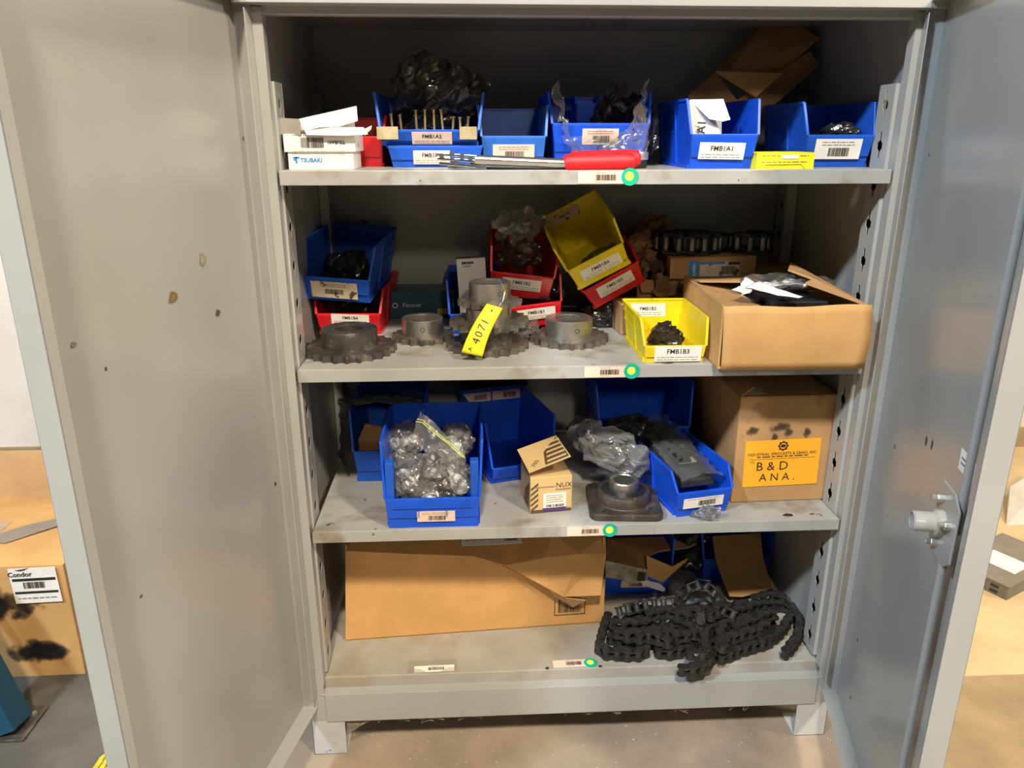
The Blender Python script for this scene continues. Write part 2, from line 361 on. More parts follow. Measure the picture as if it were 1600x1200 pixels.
# shelf labels: paper with barcode and round stickers
def shelf_label(sh, z, pxa, pxb, dotpx, y=-.0015, flat=False, zz=None):
    if not flat:
        xa, xb = x_at(pxa, y, z-.013), x_at(pxb, y, z-.013); h = .023
        M = frame(((xa+xb)/2, y-.0004, z-.0135), (1, 0, 0), (0, 0, 1)); dx = x_at(dotpx, y, z-.013)
        Md = frame((dx, y-.0009, z-.0125), (1, 0, 0), (0, 0, 1))
    else:
        pa, pb = at_z(pxa, 1038, z), at_z(pxb, 1036, z); h = .026
        M = frame((pa+pb)/2+Vector((0, 0, .0004)), (1, .02, 0), (0, 1, 0)); q = at_z(dotpx, 1036, z); xa, xb = pa.x, pb.x
        Md = frame(q+Vector((0, 0, .0009)), (1, 0, 0), (0, 1, 0))
    label(sh, M, xb-xa, h, LABEL, bar=(-.12, .33, -.25, .22), lines=(.38, -.38), lw=.12, flat=True, name='barcode_label', seed=int(pxa))
    MB().cyl(.0165, 0, .0006, 24).build('dot_sticker', GREEN, sh, M=Md)
    MB().cyl(.0085, 0, .0010, 20).build('dot_center', LIME, sh, M=Md @ Matrix.Translation((-.001, .001, .0001)))
shelf_label(shelves[0], S1, 903, 975, 984); shelf_label(shelves[1], S2, 913, 978, 987); shelf_label(shelves[2], S3, 886, 945, 953)
shelf_label(bs, S4, 864, 918, 923, flat=True)
# doors: folded pans hung at the frame edges
def door(s, ang, pivot):
    """local: hinge at the origin, panel runs along s*X, inner face +Y"""
    m = MB(); W = .60; zb, zt = .142, 1.645; d = .036
    def bx(x0, x1, *r): m.box(*sorted((s*x0, s*x1)), *r)
    bx(0, W, -d, -d+.0025, zb, zt)
    bx(0, .0025, -d, 0, zb, zt); bx(W-.0025, W, -d, 0, zb, zt)
    bx(0, W, -d, 0, zb, zb+.0025); bx(0, W, -d, 0, zt-.0025, zt)
    if s < 0:
        bx(W-.016, W, -.0025, 0, zb, zt)
        bx(0, .026, -.0025, 0, zb+.03, zt-.02)
    else:
        bx(W-.020, W, -.0025, 0, zb, zt); bx(0, .024, -.0025, 0, zb+.03, zt-.02)
    o = m.build('door', PAINT, cab, bevel=.0012); o.location = pivot; o.rotation_euler = (0, 0, R(ang)); return o
ldoor = door(1, -102.3, (-.606, -.004, 0))
rdoor = door(-1, 75.5, (.600, -.004, 0))
# lock on the right door
def onr(x, y, z): return Vector((-x, y, z))
rod_x = .525
MB().tube([onr(rod_x-.02, -.014, .15), onr(rod_x-.02, -.014, .80)], .0065, 10).build('locking_rod', PAINT, rdoor, smooth=40)
MB().tube([onr(rod_x+.01, -.012, .86), onr(rod_x+.01, -.012, 1.63)], .0065, 10).build('locking_rod', PAINT, rdoor, smooth=40)
ZL = .86
m = MB(); pl = [(-.043, -.035), (-.022, -.050), (.022, -.050), (.038, -.036), (.038, .036), (.022, .050), (-.022, .050), (-.043, .035)]
ML = frame(onr(.515, -.008, ZL), (-1, 0, 0), (0, 0, 1))
ML = frame(onr(.505, -.006, ZL), (1, 0, 0), (0, 0, 1))          # z points to -Y, so extrude negative
m.prism([(a*1.2, b*1.2) for a, b in pl], -.004, 0, ML); m.build('lock_plate', PAINT, rdoor, bevel=.002)
m = MB(); m.lathe([(0, -.004), (.020, -.004), (.020, -.014), (.0155, -.018), (.0155, -.045), (.013, -.047), (.0125, -.041), (0, -.041)], 24, ML); m.build('lock_cylinder', PAINT, rdoor, smooth=35)
for a, b in ((.012, .036), (.006, -.036), (-.033, .012)):
    m = MB(); m.cyl(.007, -.014, -.003, 6, ML @ Matrix.Translation((a, b, 0))); m.cyl(.0045, -.022, -.012, 10, ML @ Matrix.Translation((a, b, 0))); m.build('bolt', ZINC, rdoor, bevel=.001)
MB().box(.030, .034, -.018, .006, -.006, .03, Matrix.Translation(onr(.515, -.01, ZL))).build('lock_cam', PAINT, rdoor)
def on_door(piv, ang, u, v):
    M = (Matrix.Translation(piv) @ Matrix.Rotation(R(ang), 4, 'Z')).inverted(); c = M @ CAM; d = M.to_3x3() @ ray(u, v); return c+d*((-.0334-c.y)/d.y)
for u, v, rx, rz, cc in ((270, 466, .017, .014, (.20, .14, .05)), (316, 408, .014, .018, (.30, .27, .17)), (340, 490, .010, .009, (.07, .06, .04)), (430, 757, .005, .007, (.03, .02, .02)), (432, 640, .003, .016, (.08, .06, .04)), (84, 655, .006, .012, (.10, .08, .05)), (108, 745, .005, .012, (.16, .13, .10)), (122, 752, .004, .014, (.16, .13, .10)), (114, 540, .008, .006, (.2, .18, .15)), (220, 932, .005, .003, (.05, .04, .03)), (380, 217, .005, .006, (.2, .17, .13)), (165, 577, .004, .005, (.1, .08, .06))):
    p = on_door((-.606, -.004, 0), -102.3, u, v)
    MB().box(-rx, rx, -rz, rz, 0, .0002).build('paint_chip', smudge('chip_%d' % u, cc, 5, 1.0), ldoor, M=frame(p+Vector((0, .0006, 0)), (-1, 0, 0), (0, 0, 1)))
for u, v, rx, rz in ((1447, 691, .006, .014), (1456, 697, .005, .016), (1340, 1000, .004, .006), (1329, 1090, .005, .006), (1452, 243, .004, .004), (1300, 1160, .004, .004)):
    p = on_door((.600, -.004, 0), 75.5, u, v)
    MB().box(-rx, rx, -rz, rz, 0, .0002).build('paint_chip', smudge('chip_dark', (.10, .07, .06), 5, 1.0), rdoor, M=frame(p+Vector((0, .0006, 0)), (-1, 0, 0), (0, 0, 1)))
label(rdoor, frame(on_door((.600, -.004, 0), 75.5, 1513, 729)+Vector((0, .0006, 0)), (-1, 0, 0), (0, 0, 1)), .066, .034, PAPER, lines=(.12, -.12), lw=.38, name='sticker', flat=True, thin=.09)
# ================================================================== makers
BH = {}
def make_bin(label_txt, loc, W, Dp, H, hl, m, rot=(0, 0, 0), group=None, lab=None, front=None, name='storage_bin', taper=.14, slope=.06, ribs=True):
    """hopper-front bin; origin at the middle of its front bottom edge"""
    t = thing(name, label_txt, 'bin', loc, rot, group); BH[t] = (W, Dp, H, hl)
    hw = lambda z: W/2*(1-taper+taper*z/H)
    yf = slope*Dp; yt = .10*Dp; a = hw(0); b = hw(hl); c = hw(H)
    v = [(-a, yf, 0), (a, yf, 0), (a, Dp*.97, 0), (-a, Dp*.97, 0), (-b, 0, hl), (b, 0, hl), (-c, yt, H), (c, yt, H), (-c, Dp, H), (c, Dp, H)]
    f = [(0, 3, 2, 1), (0, 1, 5, 4), (3, 8, 9, 2), (0, 4, 6, 8, 3), (1, 2, 9, 7, 5)]
    MB().add(v, f).build('shell', m, t, solid=.0026, bevel=.0008)
    rm = MB(); k = .0055
    for s in (-1, 1):
        rm.bar((s*(b+.001), 0, hl), (s*(c+.001), yt, H), .005, k, (s, 0, 0)); rm.bar((s*(c+.0015), yt, H), (s*(c+.0015), Dp, H), k, .005)
    rm.bar((-c, Dp, H), (c, Dp, H), k, .005); rm.bar((-b, -.0005, hl), (b, -.0005, hl), .005, .004)
    rm.build('rim', m, t, bevel=.0008)
    if ribs:
        rb = MB()
        for s in (-1, 1):
            for fy in (.42, .86):
                rb.bar((s*(a+.0025), Dp*fy, .003), (s*(c+.002), Dp*fy, H), .006, .004, (s, 0, 0))
            for fz in (.55, .80):
                rb.bar((s*(hw(H*fz)+.002), Dp*.42, H*fz), (s*(hw(H*fz)+.002), Dp*.97, H*fz), .004, .003)
            rb.bar((s*(a+.002), Dp*.06, .004), (s*(a+.002), Dp*.95, .004), .006, .008); rb.build('side_ribs', m, t); rb = MB()
    # proud front lip plate
    n = Vector((0, -hl, -yf)).normalized(); zl = hl*.36
    yl = yf*(1-zl/hl); q = hw(zl)
    MB().add([(-q, yl, zl), (q, yl, zl), (b, 0, hl), (-b, 0, hl)]+[tuple(Vector(p)+n*.004) for p in ((-q, yl, zl), (q, yl, zl), (b, 0, hl), (-b, 0, hl))],
             [(0, 1, 2, 3), (7, 6, 5, 4), (0, 4, 5, 1), (1, 5, 6, 2), (2, 6, 7, 3), (3, 7, 4, 0)]).build('front_lip', m, t, bevel=.001)
    if lab:
        fx, fz, lw, lh = lab.pop('pos'); z = hl*fz; y = yf*(1-z/hl); p = Vector((fx*W, y, z))+n*.0045
        tl = lab.pop('tilt', 0)
        M = frame(p, (1, 0, 0), (0, -yf, hl)) @ Matrix.Rotation(R(tl), 4, 'Z')
        label(t, M, lw, lh, **lab)
    return t
def px_bin(label_txt, pxl, pxr, pyt, pyl, y, z0, Dp, m, **kw):
    """bin whose front top corners and lip are read off the photograph at the depth y where it stands"""
    pm = (pxl+pxr)/2; H = at_y(pm, pyt, y+.1*Dp).z-z0; hl = at_y(pm, pyl, y).z-z0
    xl, xr = x_at(pxl, y+.05, z0+H), x_at(pxr, y+.05, z0+H)
    return make_bin(label_txt, ((xl+xr)/2, y, z0), xr-xl, Dp, H, hl, m, **kw)
PART = lambda code, pos=(0, .62, .085, .030), paper=None, tilt=0, cs=.42: dict(pos=pos, paper=paper or LABEL, code=code, csize=cs, cpos=(0, .14), lines=(-.22, -.38), lw=.44, tilt=tilt, seed=len(code)+ord(code[-1]))
BARL = lambda pos=(0, .6, .085, .030), paper=None, tilt=0, seed=3: dict(pos=pos, paper=paper or LABEL, bar=(-.2, .25, -.36, .06), lines=(.34, .2), lw=.36, tilt=tilt, seed=seed)

def make_sprocket(label_txt, c, teeth, Ro, pt, hubR, hubH, bore, rot=0, gm=GEAR, hm=STEEL, key=False, screw=None, tilt=(0, 0)):
    t = thing('chain_sprocket', label_txt, 'sprocket', c, (tilt[0], tilt[1], rot)); out = []
    per = 12; pr_ = Ro*math.pi*2/teeth
    for i in range(teeth*per):
        u = (i % per)/per; a = 2*math.pi*i/(teeth*per)
        s = abs(u-.5)*2            # 0 in the root, 1 at the tooth tip
        dep = math.sqrt(max(0, 1-(s/.86)**2)) if s < .86 else 0
        out.append((Ro-dep*pr_*.40-(.0012 if s > .93 else 0), a))
    n = len(out); m = MB(); ri = bore*1.02
    vs = []
    for z in (0, pt):
        ch = .0
        vs += [(r*math.cos(a), r*math.sin(a), z) for r, a in out]
        vs += [(ri*math.cos(a), ri*math.sin(a), z) for r, a in out]
    fs = []
    for i in range(n):
        j = (i+1) % n
        fs += [(i, j, 2*n+j, 2*n+i), (n+i, 3*n+i, 3*n+j, n+j), (i, n+i, n+j, j), (2*n+i, 2*n+j, 3*n+j, 3*n+i)]
    m.add(vs, fs).build('toothed_plate', gm, t, smooth=35)
    b = .0015
    h = MB().lathe([(bore, pt), (hubR, pt), (hubR, pt+hubH-b), (hubR-b, pt+hubH), (bore+b, pt+hubH), (bore, pt+hubH-b)], 48, None, True).build('hub', hm, t, smooth=35)
    if key: MB().box(-.003, .003, bore-.001, hubR*.72, pt+.001, pt+hubH+.0005).build('keyway', SLOTD, h)
    if screw is not None:
        for a in screw:
            M = frame((hubR*math.cos(R(a)), hubR*math.sin(R(a)), pt+hubH*.5), (-math.sin(R(a)), math.cos(R(a)), 0), (0, 0, 1))
            m = MB(); m.lathe([(.0052, -.001), (.0052, .0006), (.0040, .0008), (.0036, -.002), (0, -.002)], 14, M); m.build('set_screw', SLOTD, h, smooth=40)
    return t

_links = {}
def link_mesh(kind, p, wi, pm, rm):
    k = (kind, p)
    if k in _links: return _links[k]
    m = MB(); r = p*.46; wst = p*.34; th = p*.125; pts = []
    for sgn in (1, -1):
        for a in (-75, -38, 0, 38, 75): pts.append((sgn*p/2+sgn*r*math.cos(R(a)), sgn*r*math.sin(R(a))))
        pts.append((0, sgn*wst))
    zc = wi/2+th/2 if kind == 'inner' else wi/2+th*1.65
    for s in (-1, 1): m.prism(pts, s*zc-th/2, s*zc+th/2)
    for s in (-1, 1):
        T = Matrix.Translation((s*p/2, 0, 0))
        if kind == 'inner': m.cyl(p*(.31 if p < .03 else .25), -wi/2, wi/2, 12, T)
        else: m.cyl(p*.16, -zc-th*.95, zc+th*.95, 8, T)
    me = m.mesh(kind+'_link', 40); me.materials.append(pm); me.materials.append(rm)
    nv = 2*len(pts)*2
    for pg in me.polygons: pg.material_index = 1 if (kind == 'inner' and min(pg.vertices) >= nv) else 0
    _links[k] = me; return me
def chain_run(t, pts, p, wi, pm, rm, up=(0, 0, 1), start=0):
    """links along a polyline; up may be a vector or a list of vectors, one per point"""
    P = [Vector(q) for q in pts]; ups = [Vector(u) for u in up] if isinstance(up, list) else [Vector(up)]*len(P)
    # smooth
    for _ in range(2):
        Q = [P[0]]; U = [ups[0]]
        for i in range(len(P)-1):
            Q += [P[i]*.75+P[i+1]*.25, P[i]*.25+P[i+1]*.75]; U += [ups[i]*.75+ups[i+1]*.25, ups[i]*.25+ups[i+1]*.75]
        P = Q+[P[-1]]; ups = U+[ups[-1]]
    pins = [P[0]]; pu = [ups[0]]; i = 0; cur = P[0]
    while True:
        j = i; hit = None
        while j < len(P)-1:
            if (P[j+1]-cur).length >= p:
                a, b = P[j], P[j+1]; lo, hi = 0., 1.
                if (a-cur).length > p: lo = 0; hi = 0
                for _ in range(24):
                    mid = (lo+hi)/2
                    if ((a+(b-a)*mid)-cur).length < p: lo = mid
                    else: hi = mid
                hit = a+(b-a)*hi; hu = ups[j]; break
            j += 1
        if hit is None: break
        pins.append(hit); pu.append(hu); cur = hit; i = j
    for k in range(len(pins)-1):
        kind = 'inner' if (k+start) % 2 == 0 else 'outer'
        o = bpy.data.objects.new(kind+'_link', link_mesh(kind, p, wi, pm, rm)); COL.objects.link(o); o.parent = t
        d = pins[k+1]-pins[k]; M = frame((pins[k]+pins[k+1])/2, d, Vector(pu[k]).cross(d)); o.matrix_local = TM[t].inverted() @ M
def carton(label_txt, loc, w, d, h, m, rot=(0, 0, 0), top='closed', name='cardboard_carton', cat='carton', t_=.004, group=None, tm=None):
    t = thing(name, label_txt, cat, loc, rot, group); mb = MB()
    mb.box(-w/2, w/2, 0, t_, 0, h); mb.box(-w/2, w/2, d-t_, d, 0, h); mb.box(-w/2, -w/2+t_, t_, d-t_, 0, h); mb.box(w/2-t_, w/2, t_, d-t_, 0, h); mb.box(-w/2, w/2, 0, d, 0, t_)
    mb.build('body', m, t, bevel=.0015)
    if top == 'closed':
        for a, b in ((0, d/2-.001), (d/2+.001, d)): MB().box(-w/2, w/2, a, b, h, h+t_*.8).build('top_flap', tm or m, t, bevel=.001)
    return t
# ================================================================== top shelf
def wpt(t, u, v, y): return loc_in(t, at_y(u, v, y))
def flat_bag(name, lab, c, rad, m, seed, **kw):
    o = blob(name, c, rad, m, None, seed, **kw); return tag(o, lab, 'bag')
t = thing('parts_box', 'small white lidded parts box with blue lettering at the front corner of the top shelf', 'box', (-.513, .042, S1))
MB().box(-.0615, .0615, 0, .105, 0, .040).build('tray', WHITE, t, bevel=.001)
ld = MB().box(-.067, .067, -.004, .110, .032, .0645).build('lid', WHITE, t, bevel=.0015)
text('TSUBAKI', .0105, frame((-.018, -.0008, .017), (1, 0, 0), (0, 0, 1)), INKB, t, .03)
m = MB(); m.box(-.052, -.040, -.0012, 0, .021, .0235); m.box(-.0475, -.0445, -.0012, 0, .012, .0235); m.box(-.051, -.0475, -.0012, 0, .0175, .0195); m.build('emblem', INKB, t)
Ml = frame((0, -.0045, .049), (1, 0, 0), (0, 0, 1))
m = MB(); bars(-.034, .008, -.009, .009, .0004, m, 5); m.build('barcode', INK, ld, M=Ml)
text('TSUBAKI', .0085, Ml @ Matrix.Translation((.032, .001, .0006)) @ Matrix.Rotation(math.pi, 4, 'Z'), INK, ld, .02)
m = MB(); prints(-.05, .05, (-.0155, .014), .0006, .0004, m, 3); m.build('fine_print', INKG, ld, M=Ml)

t = thing('opened_box', 'crumpled opened white box with torn flaps lying on the lidded white box', 'box', (-.513, .05, S1+.0645))
MB().box(-.068, .055, .005, .085, 0, .022).build('body', WHITE, t, bevel=.001)
panel('end_flap', [wpt(t, 436, 184, .052), wpt(t, 469, 186, .034), wpt(t, 470, 211, .034), wpt(t, 437, 210, .052)], .0012, mat('shaded_card', (.36, .34, .31), .6), t)  # white flap in shade; the shade is painted in as grey
sheet('top_flap', [wpt(t, 467, 186, .034), wpt(t, 557, 166, .075), wpt(t, 559, 189, .045), wpt(t, 530, 198, .030), wpt(t, 500, 199, .028), wpt(t, 476, 205, .030)], [(0, 1, 2, 3), (0, 3, 4), (0, 4, 5)], .0012, WHITE, t)
sheet('front_flap', [wpt(t, 479, 211, .026), wpt(t, 474, 200, .034), wpt(t, 530, 199, .03), wpt(t, 568, 199, .028), wpt(t, 575, 210, .022), wpt(t, 540, 212, .024)], [(0, 1, 2, 5), (5, 2, 3, 4)], .0012, WHITE, t)
sheet('side_flap', [wpt(t, 566, 203, .05), wpt(t, 581, 196, .06), wpt(t, 580, 202, .055), wpt(t, 570, 212, .045)], [(0, 1, 2, 3)], .0012, mat('shaded_card', (.36, .34, .31), .6), t)

make_bin('red plastic bin behind the lidded white box on the top shelf', (-.475, .155, S1), .145, .26, .098, .058, RED)
make_bin('low blue bin under the bin of brass studs on the top shelf', (x_at(681, .13, S1), .13, S1), .190, .26, .042, .0405, BLUE2, lab=PART('FMB1A2', (-.04, .5, .074, .027)), taper=.10, slope=.02, ribs=False)
b1 = px_bin('wide blue bin of brass studs stacked on the low blue bin, top shelf', 588, 754, 146, 204, .122, S1+.0425, .27, BLUE2, lab=PART('FMB1A2', (.02, .58, .080, .027)))
W1 = .2
m = MB(); m.box(-.104, -.062, -.0075, -.0068, .012, .036); b1w = m.build('masking_tape', TAPE, b1)
m = MB(); m.box(.060, .094, -.0075, -.0068, .012, .036); m.build('masking_tape', TAPE, b1)
zb = S1+.0425
for i, (u, v) in enumerate([(612, 190), (626, 191), (650, 184), (664, 183), (678, 184), (690, 183), (708, 194), (719, 195), (731, 194)]):
    p = at_y(u, v, .155); m = MB(); m.cyl(.0026, -.05, .012, 10); m.cyl(.0040, .012, .015, 10); o = m.build('metal_stud', BRASS, None, 40); o.location = p; o.rotation_euler = (R(random.uniform(-6, 6)), R(random.uniform(-6, 6)), 0)
    tag(o, 'brass coloured stud standing in the wide blue bin on the top shelf', 'stud', 'brass studs in the blue bin')
flat_bag('parts_bag', 'dark heap of greasy bagged parts filling the bin of brass studs', at_y(672, 196, .26), (.08, .09, .035), FILMK, 3, amp=.02, flat=.6)
flat_bag('plastic_bag', 'crumpled clear bag rising out of the bin of brass studs', at_y(684, 150, .24), (.095, .06, .062), FILMD, 5, amp=.032, sc=15, taper=.55)
flat_bag('plastic_bag', 'twisted tail of a clear bag standing up over the bin of brass studs', at_y(652, 118, .25), (.05, .03, .05), FILMD, 8, amp=.028, sc=18, taper=.75)
px_bin('narrow empty blue bin between two wide bins on the top shelf', 748, 853, 166, 214, .135, S1, .26, BLUE3, lab=BARL((0, .52, .085, .031), seed=11))
b6 = px_bin('wide blue bin draped in clear film behind the red grips, top shelf', 856, 1012, 146, 194, .150, S1, .28, BLUE, lab=BARL((0, .72, .075, .032), seed=12))
px = at_y(915, 165, .30)
make_bin('small blue bin standing inside the film-draped blue bin', (px.x, .26, S1+.006), .052, .09, .135, .12, BLUE, ribs=False)
t = thing('stretch_film', 'clear stretch film draped over the wide blue bin on the top shelf', 'film', at_y(935, 245, .14))
def fl(a, b):
    def fn(i, j):
        u = a[0][0]*(1-i)*(1-j)+a[1][0]*i*(1-j)+a[2][0]*i*j+a[3][0]*(1-i)*j; v = a[0][1]*(1-i)*(1-j)+a[1][1]*i*(1-j)+a[2][1]*i*j+a[3][1]*(1-i)*j
        p = crumple(at_y(u, v, b), .012, 24, 2); return tuple(loc_in(t, (p.x, min(p.y, .146), max(p.z, S1+.004))))
    return fn
for a in ([(858, 150), (868, 126), (900, 235), (905, 246)], [(985, 190), (1012, 122), (1012, 240), (925, 247)], [(872, 215), (985, 205), (960, 240), (900, 244)]):
    vs, fs = grid(fl(a, .138), 14, 16); MB().add(vs, fs).build('film_fold', FILM, t, 25)
flat_bag('parts_bag', 'glossy dark bag inside the film-draped blue bin', at_y(962, 178, .25), (.045, .05, .05), FILMK, 9, amp=.03, sc=20)
flat_bag('plastic_wad', 'crumpled black film wedged beside the film-draped bin', at_y(1014, 205, .20), (.008, .03, .05), FILMK, 19, amp=.014, sc=30)

b8 = px_bin('bright blue bin with a torn white box inside, top shelf', 1070, 1179, 156, 211, .035, S1, .27, BLUE, lab=PART('FMB1A1', (-.02, .55, .090, .032), LABELW, -1))
t = thing('torn_box', 'torn white and grey box standing in the bright blue bin', 'box', at_y(1100, 215, .08))
panel('body', [wpt(t, 1076, 157, .075), wpt(t, 1107, 160, .085), wpt(t, 1127, 214, .075), wpt(t, 1075, 214, .065)], .003, mat('grey_white_card', (.55, .55, .56), .6), t)
sheet('flap', [wpt(t, 1078, 156, .078), wpt(t, 1130, 155, .09), wpt(t, 1141, 187, .065), wpt(t, 1129, 190, .062), wpt(t, 1108, 186, .065)], [(0, 1, 2, 3, 4)], .0012, WHITE, t)
panel('back', [wpt(t, 1076, 157, .11), wpt(t, 1127, 160, .115), wpt(t, 1127, 216, .11), wpt(t, 1075, 216, .10)], .003, WHITE, t)
text('1A1', .022, frame(wpt(t, 1096, 203, .062), (.05, 0, 1), (-1, .25, .05)), INK, t, .02)
px_bin('blue bin with a white barcode label near the right end of the top shelf', 1249, 1357, 161, 212, .085, S1, .24, BLUE2, lab=BARL((-.02, .6, .095, .040), LABELW, seed=15))
flat_bag('parts_bag', 'small clear bag of dark parts in the right end bin, top shelf', at_y(1308, 208, .16), (.035, .04, .018), FILMK, 4, amp=.012, sc=30)
# yellow box
t = thing('parts_box', 'flat bright yellow box with a notched front on the top shelf', 'box', (x_at(1222, .03, S1), .026, S1), (0, 0, 4))
yb = mat('yellow_card', (.88, .80, .02), .5, 0, .04, 12)
sheet('front_panel', [(-.055, 0, 0), (-.0445, 0, 0), (-.036, 0, .008), (.036, 0, .009), (.046, 0, 0), (.062, 0, 0), (.062, 0, .029), (-.055, 0, .031)], [(0, 1, 2, 7), (2, 3, 6, 7), (3, 4, 5, 6)], .0012, yb, t)
MB().box(-.054, .061, .0015, .075, 0, .0295).build('body', yb, t)
MB().box(-.056, .063, -.001, .076, .0295, .0308).build('lid', yb, t)
label(t, frame((.012, -.0012, .0225), (1, 0, 0), (0, 0, 1)), .034, .007, WHITE)
m = MB(); prints(-.045, .05, (.0245, .013), .0016, .0002, m, 4); m.build('fine_print', INKG, t, M=frame((0, -.0008, 0), (1, 0, 0), (0, 0, 1)))
# leaning carton
t = thing('folded_carton', 'brown folded carton with open flaps leaning in the top shelf corner', 'carton', at_y(1180, 250, .40))
sheet('panel', [wpt(t, 1078, 160, .40), wpt(t, 1118, 113, .42), wpt(t, 1195, 35, .46), wpt(t, 1235, 33, .46), wpt(t, 1280, 60, .42), wpt(t, 1182, 152, .36), wpt(t, 1135, 118, .37)], [(0, 1, 6), (1, 2, 3, 4, 6), (6, 4, 5)], .004, CARD3, t)
sheet('flap', [wpt(t, 1118, 112, .34), wpt(t, 1222, 115, .35), wpt(t, 1181, 152, .31)], [(0, 1, 2)], .004, CARD, t)
sheet('flap', [wpt(t, 1150, 158, .33), wpt(t, 1265, 80, .40), wpt(t, 1278, 103, .40), wpt(t, 1175, 195, .32)], [(0, 1, 2, 3)], .004, CARD3, t)
sheet('inner_panel', [wpt(t, 1075, 150, .34), wpt(t, 1118, 113, .36), wpt(t, 1152, 158, .33), wpt(t, 1090, 200, .33)], [(0, 1, 2, 3)], .004, CARD3, t)
# cutter with red grips
t = thing('cable_cutter', 'long-handled steel cutter with red rubber grips on the top shelf edge', 'tool', (-.08, .02, S1))
Y = .006
def cp(u, v, y=.012): return wpt(t, u, v, y)
m = MB(); m.tube([cp(742, 249), cp(884, 255)], .0085, 14); m.build('handle_tube', CHROME, t, 40)
m = MB(); m.tube([cp(735, 258, .03), cp(900, 263, .04)], .0065, 12); m.build('handle_tube', CHROME, t, 40)
gp = [(882, 257), (886, 256), (900, 255), (940, 254), (975, 253), (988, 253), (992, 253)]
m = MB(); m.tube([cp(*q) for q in gp], [.014, .0175, .0180, .0182, .0182, .0165, .010], 18); m.build('grip', REDG, t, 50)
m = MB(); m.tube([cp(u+8, v-5, .05) for u, v in gp], [.012, .0165, .0172, .0176, .0176, .016, .010], 18); m.build('grip', REDG, t, 50)
for k, (v0, yy) in enumerate(((240, .012), (247, .010), (255, .016))):
    a = cp(680+3*k, v0, yy); b = cp(745, v0+5, yy); m = MB(); m.bar(a, b, .010, .0055); m.build('jaw_plate', CHROME, t, bevel=.001)
for u, v in ((690, 243), (706, 240), (722, 243), (735, 247), (712, 254)):
    m = MB(); m.cyl(.0048, -.004, .006, 12, frame(cp(u, v, .004), (1, 0, 0), (0, 0, 1))); m.build('rivet', CHROME, t, 40)
MB().bar(cp(700, 261, .02), cp(760, 261, .02), .006, .007).build('jaw_plate', ZINC, t, bevel=.001)
for k, mm in enumerate((BLACK, ZINC)):
    o = MB().lathe([(.011, 0), (.0225, 0), (.0235, .002), (.0235, .013), (.0225, .015), (.011, .015)], 28, None, True).build('bearing_ring', mm, None, 35)
    o.location = (x_at(992, .09, S1)+.002*k, .09, S1+.0001+.0155*k); tag(o, ('black' if k == 0 else 'grey')+' steel ring '+('under' if k == 0 else 'on top of')+' another ring behind the red grips', 'ring')
# ================================================================== second shelf
rb4 = make_bin('red bin full of dark parts under the dirty blue bin, second shelf', (x_at(546, .27, S2), .27, S2), .158, .27, .105, .052, RED, rot=(0, 0, -3), lab=PART('FMB1B4', (.03, .80, .088, .026), LABELW, -2))
flat_bag('parts_bag', 'black glossy bag of parts inside the red bin under the dirty blue bin', (x_at(556, .37, S2+.06), .37, S2+.055), (.058, .07, .04), FILMK, 12, amp=.02, sc=22)
ub = make_bin('dirty dark blue bin stacked on the red bin at the left of the second shelf', (x_at(523, .235, 1.08), .235, S2+.088), .165, .29, .125, .055, BLUE2, rot=(3, 4, -5), lab=dict(pos=(-.02, .52, .105, .042), paper=LABELD, bar=(-.2, .2, -.25, .05), lines=(.22, .34), lw=.3, seed=21))
flat_bag('parts_bag', 'black crumpled bag of parts in the dirty dark blue bin', (x_at(545, .36, 1.13), .36, S2+.140), (.045, .06, .04), FILMK, 22, amp=.025, sc=22)
make_sprocket('large dark steel sprocket with a split keyed hub at the shelf front', (-.497, .135, S2), 24, .102, .015, .060, .038, .030, 4, GEARD, GEARD, True)
make_sprocket('steel sprocket with a bright hub beside the large dark sprocket', (-.345, .236, S2), 18, .073, .013, .0475, .038, .030, 11, GEAR, STEEL, False, (-98,))
make_sprocket('single steel sprocket with a bright hub to the right of the sprocket stack', (-.010, .205, S2), 23, .0925, .014, .054, .040, .029, 2, GEAR, STEEL, False, (-78, 160))
sx, sy = -.197, .155
make_sprocket('bottom sprocket of the stack of three with the yellow tag', (sx, sy, S2), 22, .094, .014, .058, .036, .030, 3, GEAR, GEARD)
make_sprocket('middle sprocket of the stack of three with the yellow tag', (sx+.004, sy+.005, S2+.0505), 20, .090, .013, .050, .031, .030, 8, GEAR, STEEL, False, (-120,), tilt=(1, -2))
make_sprocket('top sprocket of the stack carrying the yellow tag', (sx+.006, sy+.006, S2+.0965), 17, .073, .010, .0455, .040, .027, 3, GEAR, STEEL, False, (-65, -150))
# yellow tag
t = thing('paper_tag', 'yellow paper tag numbered 4071 wired to the sprocket stack', 'tag', at_y(760, 545, .05))
def tagpt(i, j):
    cx_ = 773-35*j-4*math.sin(j*3); u = cx_+(i-.5)*(25+8*j); v = 478+76*j+(i-.5)*7
    y = .085-.045*j-.012*math.sin(j*math.pi)
    return tuple(loc_in(t, at_y(u, v, y)))
vs, fs = grid(tagpt, 4, 14); tg = MB().add(vs, fs).build('tag_sheet', YTAG, t, 60, solid=.0005)
def ton(i, j): return Vector(tagpt(i, j))
def tagframe(i, j, off=.0012):
    x = (ton(i, j-.05)-ton(i, j+.05)); y = -(ton(i+.1, j)-ton(i-.1, j)); z = x.cross(y).normalized()
    return frame(ton(i, j)+z*off, x, y)
for ch, j in (('4', .72), ('0', .585), ('7', .45), ('1', .33)):
    text(ch, .024, tagframe(.50, j), INK, tg, .0, name='handwriting')
text('A', .013, tagframe(.35, .90), INK, tg, .0, name='handwriting')
MB().cyl(.0022, -.0002, .0009, 10, tagframe(.5, .10, .0004)).build('eyelet', SLOTD, t)
